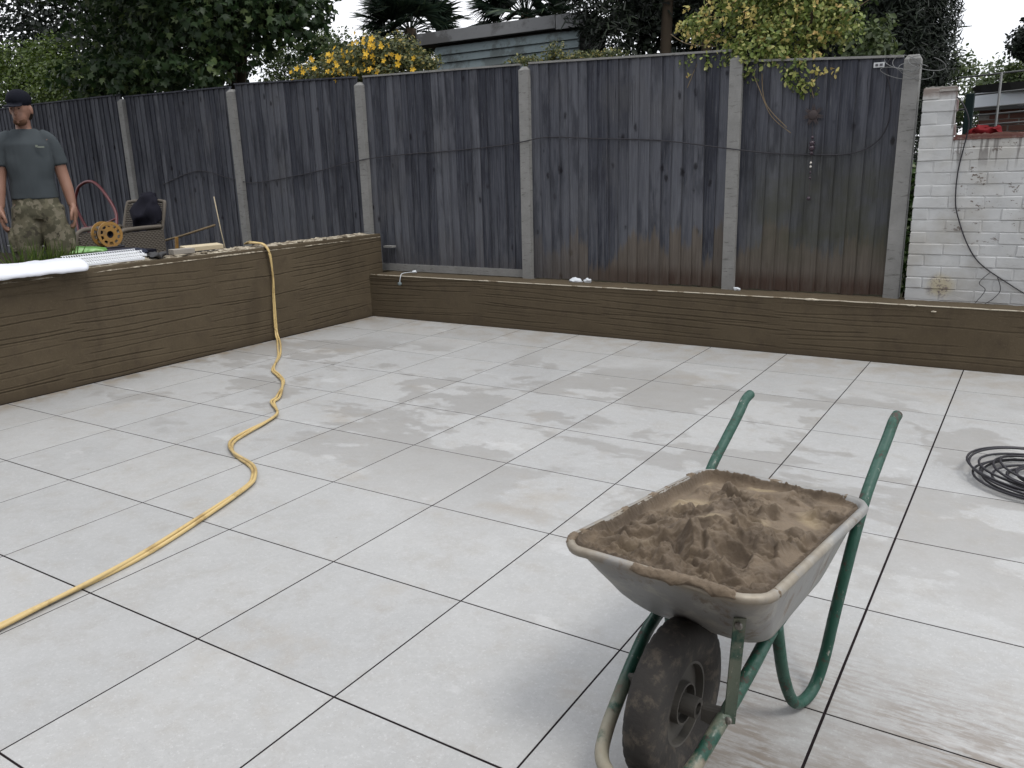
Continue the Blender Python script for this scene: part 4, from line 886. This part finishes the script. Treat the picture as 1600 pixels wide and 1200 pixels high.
o = obj('black_tub', mesh('black_tub', V, F, M['black'], True), None, (-6.55, 3.9, .38)); tag(o, 'black plastic tub standing on the terrace behind the man', 'tub')
o = obj('grey_sheet', mesh('grey_sheet', displaced([(-.3 + .06 * i, -.2 + .06 * j, 0) for i in range(11) for j in range(8)], .04, 6, 1), [(i * 8 + j, i * 8 + 8 + j, i * 8 + 9 + j, i * 8 + j + 1) for i in range(10) for j in range(7)], M['fasc'], True), None, (-6.6, 4.0, .85)); tag(o, 'crumpled grey sheet lying on top of the black tub', 'sheet')
md = o.modifiers.new('t', 'SOLIDIFY'); md.thickness = .008
o = tube('broom_handle', [(-6.95, 5.35, .66), (-6.4, 5.4, .77), (-5.88, 5.45, .89)], .013, M['stick'], None, 8, 0); tag(o, 'wooden broom handle leaning low against the fence right of the chair', 'handle')
o = tube('thin_cane', [(-6.02, 5.70, .38), (-6.10, 5.70, .8), (-6.17, 5.71, 1.2)], .006, M['pale'], None, 6, 0); tag(o, 'thin pale upright cane standing against the fence behind the broom handle', 'cane')
o = box('timber_peg', -.014, .014, -.014, .014, 0, .42, M['reel'], None, .002); o.location = (-5.9, 4.9, .38); o.rotation_euler = (0, R(8), 0); tag(o, 'short orange-brown peg upright behind the timber offcut', 'peg')
V, F = ball((0, 0, 0), .26, 20, 14, (1, .8, 1.1)); V = displaced(V, .09, 5, 3)
o = obj('dust_sheet', mesh('dust_sheet', V, F, M['fasc'], True), None, (-4.9, 2.25, .62)); tag(o, 'grey dust sheet heaped behind the wall at the edge of the picture', 'dust sheet')
# grass tuft
T_ = empty('grass_tuft', (-3.97, 2.42, .38)); tag(T_, 'tuft of long green grass growing behind the wall in front of the man', 'grass')
n = 900; a = RNG.uniform(0, 2 * np.pi, n); rr_ = RNG.uniform(0, .05, n)
P = np.c_[-3.99 + RNG.uniform(-.05, .05, n) * .9, 2.42 + RNG.uniform(-.2, .2, n), RNG.uniform(.45, .72, n)]
o = scatter('blades', P, np.c_[np.cos(a), np.sin(a), np.full(n, .2)], RNG.uniform(.2, .36, n), BLADE[0], BLADE[1], ML['lime'], None, up=(0, .35, .8)); o['kind'] = 'stuff'; child(o, T_)
V, F = ball((-3.99, 2.42, .52), .16, 16, 10, (.5, 1.3, 1)); child(obj('root_clump', mesh('root_clump', V, F, M['soil'], True)), T_)

# ------------------------------------------------------------------ the man
man = empty('person', (-4.50, 2.74, .38)); man.rotation_euler = (0, 0, R(28)); man.scale = (.93, .96, 1)
man.rotation_euler = (0, 0, math.atan2(.877, .48)); 
tag(man, 'man in a dark cap, blue-grey polo shirt and camouflage shorts standing behind the wall', 'person')
# local frame: faces -Y, x to his left (picture right), feet at z=0
def limb(pts, rs, seg=14, sub=5):
    p = smoothpath(pts, sub); n = len(p); idx = np.linspace(0, len(rs) - 1, n); r = np.interp(idx, range(len(rs)), rs)
    return tubedata(p, list(r), seg)
def hand(side, base, fwd=-1):
    out = []; x, y, z = base
    V, F = ball((x, y, z - .045), .048, 12, 8, (.55, .95, 1.2)); out.append((V, F))
    for k in range(4):
        yy = y - .030 + k * .020; L_ = (.055, .066, .062, .048)[k]
        p = [(x, yy, z - .075), (x - side * .004, yy - .001, z - .085 - L_ * .5), (x - side * .018, yy, z - .088 - L_ * .85), (x - side * .034, yy + .001, z - .082 - L_ * .98)]
        out.append(limb(p, [.0115, .011, .0105, .0095], 8, 3))
    out.append(limb([(x - side * .008, y - .034, z - .03), (x - side * .018, y - .056, z - .062), (x - side * .024, y - .056, z - .098)], [.012, .011, .009], 8, 3))
    return out
hd = Matrix.Rotation(R(-24), 3, 'Z') @ Matrix.Rotation(R(8), 3, 'X'); HC = Vector((0, -.025, 1.575))
def H(p): return HC + hd @ Vector(p)
def hb_(c, r, sc=(1, 1, 1), seg=14, rings=9):
    V, F = ball((0, 0, 0), r, seg, rings, sc); return [H(Vector(c) + v) for v in V], F
body = [hb_((0, .005, .02), .098, (.80, .98, 1.15)), hb_((0, -.035, -.045), .066, (.82, .9, 1.05)), hb_((0, -.068, -.085), .026, (1.1, .9, .8)), hb_((0, -.104, -.012), .015, (.8, 1.2, 1.5)), hb_((0, -.094, .012), .012, (.8, 1, 2)),
        hb_((.082, .01, -.01), .024, (.35, .8, 1.35)), hb_((-.082, .01, -.01), .024, (.35, .8, 1.35)), hb_((0, -.088, -.052), .014, (1.8, .6, .7)), hb_((.03, -.080, .028), .018, (1.4, .6, .5)), hb_((-.03, -.080, .028), .018, (1.4, .6, .5)),
        limb([(0, .02, 1.40), (0, .012, 1.46), (0, 0, 1.53)], [.064, .057, .055]),
        loft([(0, .0, .86, .12, .08), (0, 0, 1.0, .12, .085), (0, 0, 1.15, .135, .09), (0, 0, 1.3, .15, .095), (0, .005, 1.38, .11, .07), (0, .01, 1.43, .06, .06)], 20)]
for sd_ in (1, -1):
    body.append(limb([(sd_ * .145, .01, 1.365), (sd_ * .195, .015, 1.25), (sd_ * .226, .02, 1.10), (sd_ * .248, -.005, .98), (sd_ * .262, -.035, .86)], [.062, .055, .048, .046, .033]))
    hp_ = Vector((sd_ * .265, -.04, .865)); body += [([hp_ + (Vector(v) - hp_) * 1.25 for v in V], F) for V, F in hand(sd_, tuple(hp_))]
    body.append(limb([(sd_ * .09, 0, .88), (sd_ * .10, -.005, .68), (sd_ * .105, -.01, .50), (sd_ * .108, .01, .34), (sd_ * .11, .01, .09)], [.080, .075, .060, .056, .038]))
    body.append(limb([(sd_ * .11, .03, .06), (sd_ * .112, -.06, .04), (sd_ * .115, -.15, .03)], [.045, .042, .035]))
union('body', body, M['skin'], .0065, man, 0, 1, 3)
sh_ = [loft([(0, 0, .915, .176, .122), (0, 0, .925, .176, .122), (0, 0, 1.05, .166, .118), (0, 0, 1.2, .178, .122), (0, 0, 1.32, .178, .115), (0, .005, 1.385, .14, .088), (0, .01, 1.435, .085, .075)], 24)]
for sd_ in (1, -1): sh_.append(limb([(sd_ * .10, .008, 1.375), (sd_ * .160, .01, 1.345), (sd_ * .200, .015, 1.27), (sd_ * .218, .02, 1.17)], [.058, .066, .062, .062]))
shirt = union('polo_shirt', sh_, M['shirt'], .007, man, .010, 12, 8, 2)
parts = []
v, f = tubedata([Vector((.078 * math.cos(a), .012 + .07 * math.sin(a), 1.438 - .02 * (1 - math.sin(a)))) for a in [2 * math.pi * k / 24 for k in range(25)]], .012, 8)
obj('collar', mesh('collar', v, f, M['cap'], True), man)
box('badge', .075, .125, -.138, -.130, 1.292, 1.303, M['logo'], man); box('badge', .062, .080, -.138, -.130, 1.296, 1.312, M['logo'], man)
so2 = [loft([(0, 0, .94, .160, .112), (0, 0, .88, .172, .118), (0, .0, .80, .18, .12), (0, 0, .76, .14, .11)], 24)]
for sd_ in (1, -1):
    so2.append(loft([(sd_ * .09, 0, .86, .105, .115), (sd_ * .105, -.005, .70, .115, .112), (sd_ * .115, -.01, .55, .108, .106), (sd_ * .12, -.01, .445, .104, .10)], 20))
    so2.append(loft([(sd_ * .205, -.005, .70, .025, .07, 0, .5), (sd_ * .222, -.005, .68, .022, .075, 0, .5), (sd_ * .218, -.01, .52, .025, .075, 0, .5)], 16))
union('shorts', so2, M['camo'], .009, man, .016, 12, 4, 8)
cp = [hb_((0, .005, .068), .107, (.86, 1.0, .72), 20, 12)]
V, F = loft([(0, 0, 0, .075, .085), (0, 0, .007, .075, .085)], 20); V = [H(Vector((v.x, v.y - .125, v.z + .040 - .35 * (v.x ** 2) * 6 + .1 * (v.y)))) for v in V]; cp.append((V, F))
union('cap', cp, M['cap'], .006, man, 0, 1, 2)
V, F = hb_((0, -.052, -.085), .052, (1.0, .72, .62), 18, 12); obj('beard', mesh('beard', V, F, plain('stubble', (.10, .055, .035), .9, .1), True), man)
V, F = hb_((0, .035, -.01), .088, (.88, .85, 1.0), 18, 12); obj('hair', mesh('hair', V, F, M['hair'], True), man)
for sd_ in (1, -1):
    V, F = hb_((sd_ * .030, -.088, .010), .007, (1.3, .5, .5)); obj('eye', mesh('eye', V, F, M['hair'], True), man)
    v, f = limb([(sd_ * .11, .035, .06), (sd_ * .112, -.06, .05), (sd_ * .115, -.16, .035)], [.058, .052, .042]); v2, f2 = limb([(sd_ * .11, .02, .22), (sd_ * .11, .02, .05)], [.055, .055]); v, f = merge([(v, f), (v2, f2)]); obj('boot', mesh('boot', v, f, M['boot'], True), man)

# ------------------------------------------------------------------ yellow hose (one hose doubled back, twisted round itself)
HP = [(-4.25, 4.5, .80), (-3.98, 4.32, .835), (-3.84, 4.22, .845), (-3.72, 4.17, .850), (-3.60, 4.15, .842), (-3.548, 4.155, .79), (-3.54, 4.165, .70), (-3.545, 4.172, .55), (-3.545, 4.16, .4), (-3.54, 4.145, .2), (-3.525, 4.13, .06), (-3.44, 4.07, .016),
      (-3.20, 3.86, .014), (-2.93, 3.61, .014), (-2.64, 3.29, .014), (-2.45, 3.17, .014), (-2.26, 3.04, .014), (-1.99, 2.75, .014), (-1.92, 2.64, .014), (-1.70, 2.48, .014), (-1.62, 2.32, .014), (-1.56, 2.12, .014), (-1.49, 1.965, .014), (-1.335, 1.85, .014), (-1.09, 1.76, .014), (-.96, 1.66, .014), (-.885, 1.55, .014),
      (-.78, 1.24, .014), (-.68, .893, .014), (-.645, .66, .014), (-.632, .466, .014), (-.617, .30, .014), (-.60, 0, .014), (-.62, -.4, .014), (-.5, -1, .014)]
p = smoothpath(HP, 14); acc = 0; A = []; B = []
for i, q in enumerate(p):
    t = (p[min(i + 1, len(p) - 1)] - p[max(i - 1, 0)]).normalized(); acc += (q - p[max(i - 1, 0)]).length
    side = t.cross(Vector((0, 0, 1))); side = side.normalized() if side.length > .2 else Vector((0, 1, 0)); up = side.cross(t).normalized()
    an = acc * 3.4 + .8 * math.sin(acc * 1.7); sp = .0085 * (1 + .5 * math.sin(acc * 2.3) ** 2 * (1 if q.z < .05 else 0))
    o1 = side * math.cos(an) * sp + up * math.sin(an) * .005
    A.append(q + o1); B.append(q - o1)
v, f = merge([tubedata(A, .0083, 10), tubedata(B, .0083, 10)])
o = obj('hose', mesh('hose', v, f, M['hose'], True)); tag(o, 'doubled yellow garden hose hanging over the wall and snaking across the paving', 'hose')

# ------------------------------------------------------------------ coil of black cable
g = random.Random(21); parts = []
cx, cy = 2.285, 3.34
pts = []
for k in range(13):
    r0 = g.uniform(.17, .36); ox, oy = g.uniform(-.05, .05), g.uniform(-.05, .05); e = g.uniform(.8, 1.05); ph = g.uniform(0, 3)
    for q in range(22):
        a = 2 * math.pi * q / 22
        pts.append((cx + ox + r0 * math.cos(a), cy + oy + r0 * e * math.sin(a + .1 * math.sin(2 * a + ph)), .009 + .012 * (k / 4) * (.5 + .5 * math.sin(a * 2 + ph)) + .003 * k))
    # ease into the next turn
def relax(pts, it=3):
    for _ in range(it): pts = [pts[0]] + [tuple((pts[i - 1][c] + 2 * pts[i][c] + pts[i + 1][c]) / 4 for c in range(3)) for i in range(1, len(pts) - 1)] + [pts[-1]]
    return pts
v, f = tubedata(smoothpath(relax(pts), 2), .0055, 7)
o = obj('cable_coil', mesh('cable_coil', v, f, M['black'], True)); tag(o, 'loose coil of thin black cable lying on the paving', 'cable')

# ------------------------------------------------------------------ wheelbarrow
wb = empty('wheelbarrow', (1.515, .81, 0)); wb.rotation_euler = (0, 0, R(-4.5)); tag(wb, 'green-framed builder wheelbarrow with a battered metal tray full of mortar', 'wheelbarrow')
def rrect(cx, cy, hx, hy, r, n=6):
    out = []
    for (sx, sy, a0) in ((1, -1, -90), (1, 1, 0), (-1, 1, 90), (-1, -1, 180)):
        for k in range(n + 1):
            a = R(a0 + 90 * k / n); out.append((cx + sx * (hx - r) + r * math.cos(a), cy + sy * (hy - r) + r * math.sin(a)))
    return out
def ringz(y): return .585 - .075 * (y + .12) / .81      # rim height falls towards the handles
RIMC, RHX, RHY = .285, .232, .402
def tray_ring(q):
    """q 0 bottom .. 1 rim"""
    cy = .335 + (RIMC - .335) * q; hx = .158 + (RHX - .158) * q ** .85; hy = .205 + (RHY - .205) * q ** .95; r = .06 + .01 * q
    pts = rrect(0, cy, hx, hy, min(r, .085), 7); out = []
    for x, y in pts:
        zt = ringz(y); zb = .325 - .02 * (y - .1); out.append(Vector((x, y, zb + (zt - zb) * (q ** 1.15))))
    return out
rings = [tray_ring(q) for q in (0, .04, .12, .25, .4, .55, .7, .85, .95, 1)]; N = len(rings[0]); V = []; F = []
cen = Vector((0, .335, .32))
rings = [[cen + (p - cen) * .5 for p in rings[0]], [cen + (p - cen) * .93 for p in rings[0]]] + [[p + Vector((0, 0, .012)) if k == 0 else p for p in rg] for k, rg in enumerate(rings)]
# rolled rim turns out and down
last = rings[-1]
def out_(rg, d, dz): 
    c = Vector((0, RIMC, 0)); o = []
    for k, p in enumerate(rg):
        a, b = rg[k - 1], rg[(k + 1) % len(rg)]; t = (b - a).normalized(); nn = Vector((t.y, -t.x, 0)).normalized(); o.append(p + nn * d + Vector((0, 0, dz)))
    return o
rings += [out_(last, .005, .004), out_(last, .013, .003), out_(last, .018, -.004), out_(last, .016, -.012), out_(last, .010, -.014)]
for rg in rings: V += [p + noise.noise_vector(p * 9) * .004 + noise.noise_vector(p * 30) * .0012 for p in rg]
for i in range(len(rings) - 1):
    for k in range(N): k2 = (k + 1) % N; F.append((i * N + k, i * N + k2, (i + 1) * N + k2, (i + 1) * N + k))
F.append(tuple(reversed(range(N))))
o = obj('tray', mesh('tray', V, F, M['tray'], True), wb); md = o.modifiers.new('s', 'SOLIDIFY'); md.thickness = .003; md.offset = 0
def wbt(name, pth, r, m='green', seg=12, n=8):
    v, f = tubedata(smoothpath(pth, n), r, seg); return obj(name, mesh(name, v, f, M[m], True), wb)
for sd_ in (1, -1):
    wbt('handle', [(sd_ * .226, 1.0, .675), (sd_ * .226, .955, .665), (sd_ * .225, .90, .63), (sd_ * .224, .80, .575), (sd_ * .224, .70, .515), (sd_ * .223, .63, .44), (sd_ * .216, .585, .34), (sd_ * .205, .55, .22), (sd_ * .195, .52, .10), (sd_ * .185, .48, .03), (sd_ * .175, .42, .018), (sd_ * .165, .36, .05), (sd_ * .155, .30, .16), (sd_ * .145, .26, .312)], .0155)
wbt('front_frame', [(.135, .36, .306), (.137, .24, .302), (.138, .13, .275), (.130, .03, .230), (.120, -.05, .19), (.108, -.13, .150), (.085, -.19, .125), (.035, -.222, .115), (-.035, -.222, .115), (-.085, -.19, .125), (-.108, -.13, .150), (-.120, -.05, .19), (-.130, .03, .230), (-.138, .13, .275), (-.137, .24, .302), (-.135, .36, .306)], .0165)
# strut from the axle up to the tray rim
for sd_ in (1,):
    x0 = sd_ * .142
    bm = boxbm(-.013, .013, -.003, .003, 0, 1); me = bm2('strut', bm, M['green']); o = obj('strut', me, wb, (sd_ * .136, -.004, .195))
    d = Vector((sd_ * .165, -.045, .49)) - Vector((sd_ * .136, -.004, .195)); o.rotation_euler = d.to_track_quat('Z', 'Y').to_euler(); o.rotation_euler.rotate_axis('Z', R(0)); o.scale = (1, 1, d.length)
    for p in ((sd_ * .141, -.022, .215), (sd_ * .166, -.053, .475)):
        V, F = ball((0, 0, 0), .009, 8, 6, (1, .7, 1)); obj('bolt', mesh('bolt', V, F, M['bolt']), wb, p)
wbt('axle', [(-.15, .0, .20), (.15, .0, .20)], .010, 'hub', 8, 0)
for sd_ in (1, -1):
    V, F = loft([(0, 0, 0, .028, .012, 0, .5), (0, 0, .045, .02, .012, 0, .5)], 12); o = obj('axle_bracket', mesh('axle_bracket', V, F, M['hub']), wb, (sd_ * .118, -.005, .2), (0, R(90) * -sd_, 0))
wbt('cross_bar', [(-.14, .2, .298), (.14, .2, .298)], .012, 'green', 8, 0)
wbt('mud_bar', [(0, .2, .30), (0, .05, .41)], .014, 'green', 8, 0)
# wheel
wh = empty('wheel', (0, 0, .198)); wh.parent = wb; wh.location = (.0, 0, .199); wh.rotation_euler = (0, 0, R(0))
prof = [(-.028, .098), (-.040, .115), (-.046, .145), (-.043, .170), (-.036, .186), (-.024, .194), (0, .198), (.024, .194), (.036, .186), (.043, .170), (.046, .145), (.040, .115), (.028, .098)]
n = 144; V = []; F = []
for k in range(n):
    a = 2 * math.pi * k / n
    for q, (x, r) in enumerate(prof):
        rr_ = r
        if 4 <= q <= 8: rr_ -= .0034 * ((k + (q % 2) * 2) % 4 == 0)
        V.append((x, rr_ * math.cos(a), rr_ * math.sin(a)))
pn = len(prof)
for k in range(n):
    b, e = k * pn, ((k + 1) % n) * pn
    for q in range(pn - 1): F.append((b + q, e + q, e + q + 1, b + q + 1))
obj('tyre', mesh('tyre', V, F, M['rubber'], True), wh)
V, F = merge([ringx(-.03, .03, .094, .100, 40), ringx(.004, .010, .0, .096, 40), ringx(-.010, -.004, .0, .096, 40), ringx(.008, .030, .045, .05, 30), ringx(-.06, .06, .014, .024, 20)])
obj('rim', mesh('rim', V, F, M['hub'], False), wh)

# mortar heaped in the tray
nx, ny = 210, 320; V = []; F = []; sl = []; churn_shade = []
def N3(x, y, s_): return noise.noise(Vector((x, y, s_)))
for i in range(nx + 1):
    for j in range(ny + 1):
        u = -1 + 2 * i / nx; w_ = -1 + 2 * j / ny
        hx, hy = RHX + .003, RHY + .006
        x = u * hx; y = RIMC + w_ * hy
        ax, ay = max(0, abs(x) - (hx - .075)), max(0, abs(y - RIMC) - (hy - .075)); rad = math.hypot(ax, ay)
        if ax > 0 and ay > 0 and max(ax, ay) > 0:           # pull the square corners in to the tray's round ones
            k_ = max(ax, ay) / rad; x = math.copysign(hx - .075 + ax * k_, x); y = RIMC + math.copysign(hy - .075 + ay * k_, y - RIMC); rad = max(ax, ay)
        edge = max(0, .075 - rad) if rad > 0 else .075 + min(hx - .075 - abs(x), hy - .075 - abs(y - RIMC))
        inner = max(0, edge - .012)
        sink = .008 + .012 * max(0, min(1, (y + .02) / .3)) + .008 * max(0, min(1, (-x - .02) / .12)); base = ringz(y) - sink
        # crust clinging to the tray walls; it climbs over the lip at the front, hardly at the right
        cov = .55 + .75 * N3(x * 14, y * 14, 9) + (.35 if y < -.05 else 0) + (.25 if x < -.15 else 0) + (.2 if y > .6 else 0) - (.95 if (x > .17 and y > -.06) else 0)
        cov = max(0, min(1, cov)); wallh = math.exp(-(inner / .010) ** 2)
        crust = wallh * (sink - .008 + .014 * cov + .010 * abs(N3(x * 55, y * 55, 3)) + .007 * N3(x * 110, y * 110, 4))
        mid = math.exp(-((x - .03) / .13) ** 2 - ((y - .20) / .17) ** 2) * .046 + math.exp(-((x + .07) / .10) ** 2 - ((y - .12) / .10) ** 2) * .018
        rough = N3(x * 11, y * 11, 2.2)
        zn = N3(x * 6 + 3, y * 6, 8.8) + .22 - 1.5 * max(0, y - .36) - 1.2 * max(0, -.13 - x)
        zone = .5 + .5 * math.tanh(9 * zn)                  # 1 churned, 0 trowel-smooth
        wx, wy = x + .018 * N3(x * 20, y * 20, 1), y + .018 * N3(x * 20, y * 20, 12)
        rid = 1 - abs(N3(wx * 19, wy * 19, 1)) * 2.4; rid2 = 1 - abs(N3(wx * 44, wy * 44, 4)) * 2.4
        ch = .010 * rid + .0075 * rid2 * (.3 + .7 * max(0, rid)) + .0042 * N3(x * 95, y * 95, 6) + .0026 * N3(x * 190, y * 190, 7)
        dd, pp = noise.voronoi(Vector((wx * 15, wy * 19, 0))); cell = noise.cell_vector(Vector(pp[0]) * 31)
        flake = (cell.x - .5) * .036 + ((wx * 15 - pp[0][0]) * (cell.y - .5) + (wy * 19 - pp[0][1]) * (cell.z - .5)) * .034
        flake *= min(1, (dd[1] - dd[0]) * 5) ** .7
        d2, p2 = noise.voronoi(Vector((wx * 34, wy * 40, 5))); c2 = noise.cell_vector(Vector(p2[0]) * 17)
        flake2 = ((c2.x - .5) * .010 + (wx * 34 - p2[0][0]) * (c2.y - .5) * .016) * min(1, (d2[1] - d2[0]) * 5)
        scoop = 0
        for (sx, sy, a, b, dp) in ((-.03, .02, .05, .055, .040), (.10, .06, .045, .05, .036), (.0, .135, .06, .03, .030), (.15, .22, .03, .05, .026), (.06, -.02, .05, .03, .018)):
            e_ = ((x - sx) / a) ** 2 + ((y - sy) / b) ** 2; scoop -= dp * max(0, 1 - e_) ** .6
        h = mid + .010 * rough + zone * (ch * (.5 + .8 * max(0, min(1, .5 + 2 * N3(x * 8, y * 8, 31)))) + flake * 1.1 + flake2) + (1 - zone) * (.0025 * N3(x * 30, y * 30, 5) + flake * .30) + scoop
        h *= min(1, inner / .03); h = max(h, -.045)
        z_ = base + h + crust
        if edge < .012: z_ = base + sink - .008 + (.014 * cov + .004) * (edge / .012) ** .5 - (.028 * (1 - edge / .012) if cov < .5 else .010 * (1 - edge / .012)) + .005 * N3(x * 90, y * 90, 2)
        # mortar hangs on the sloping walls of the tray
        dxw, dfw, drw = hx - abs(x), y - (RIMC - hy), (RIMC + hy) - y
        rag = .012 * cov - .004 + .007 * N3(x * 38, y * 38, 40) + .005 * N3(x * 90, y * 90, 41)
        if x > .15: rag -= .012 * min(1, (x - .15) / .05)
        wz = ringz(y) + max(-dxw * 2.5, -dfw * .85, -drw * 1.12) + min(rag, .010)
        z_ = max(z_, wz)
        if edge < .004: z_ = min(z_, ringz(y) + .004)
        V.append((x, y, z_))
        s_ = (1 - zone) * max(0, N3(x * 9 + 7, y * 9, 3.3) * 3.5 - .55) if edge > .03 else 0
        sl.append(max(0, min(1, s_ * 1.2))); churn_shade.append(max(0, min(1, zone * (.5 + 1.2 * N3(x * 16, y * 16, 14)) + wallh * .9 + max(0, -scoop * 12))))  # scoops and tray edge get painted shade on top of the churn
for i in range(nx):
    for j in range(ny): a = i * (ny + 1) + j; F.append((a, a + ny + 1, a + ny + 2, a + 1))
me = mesh('mortar_heap', V, F, M['mortar'], True); at = me.attributes.new('slurry', 'FLOAT', 'POINT'); at.data.foreach_set('value', sl); at = me.attributes.new('turned_shade', 'FLOAT', 'POINT'); at.data.foreach_set('value', churn_shade)
mo = obj('mortar_heap', me, None, wb.location, wb.rotation_euler); tag(mo, 'heap of fresh brown mortar filling the wheelbarrow tray', 'mortar')
# crust of mortar smeared over the rolled lip, thick at the front and left, almost none at the right
ring = [p + Vector((0, 0, 0)) for p in tray_ring(1)]; dense = []
nr = len(ring)
for k in range(nr):
    a, b = ring[k], ring[(k + 1) % nr]; m_ = max(1, int((b - a).length / .0045))
    for q in range(m_): dense.append(a.lerp(b, q / m_))
V = []; F = []; nd = len(dense); na = 12
for k, p in enumerate(dense):
    a, b = dense[k - 3], dense[(k + 3) % nd]; t_ = (b - a).normalized(); nn = Vector((t_.y, -t_.x, 0)).normalized()
    cov = N3(p.x * 13, p.y * 13, 21) * 1.3 + (.38 if p.y < -.05 else 0) - (.10 if p.x < -.2 and p.y > 0 else 0) + (.0 if p.y > .62 else 0) - (.7 if p.x > .18 else 0)
    cov = max(0, min(1, cov * 2.2 + .2)); reach = (.25 if p.y < -.05 else -.25) + 1.1 * max(0, N3(p.x * 24, p.y * 24, 5) + .25)
    for q in range(na):
        ph = math.radians(175 - (150 + 70 * reach) * q / (na - 1)); th = cov * (.0015 + .0075 * abs(N3(p.x * 70, p.y * 70, ph * 2)) + .0035 * abs(N3(p.x * 160, p.y * 160, ph * 4))) - (1 - cov) * .007
        if q in (0, na - 1): th = min(th, -.001)
        rr_ = .0115 + th; V.append(p + nn * (.0075 + rr_ * math.cos(ph)) + Vector((0, 0, -.006 + rr_ * math.sin(ph))) + noise.noise_vector(p * 9) * .004)
for k in range(nd):
    e = (k + 1) % nd
    for q in range(na - 1): F.append((k * na + q, e * na + q, e * na + q + 1, k * na + q + 1))
obj('lip_crust', mesh('lip_crust', V, F, M['mortar'], True), mo)
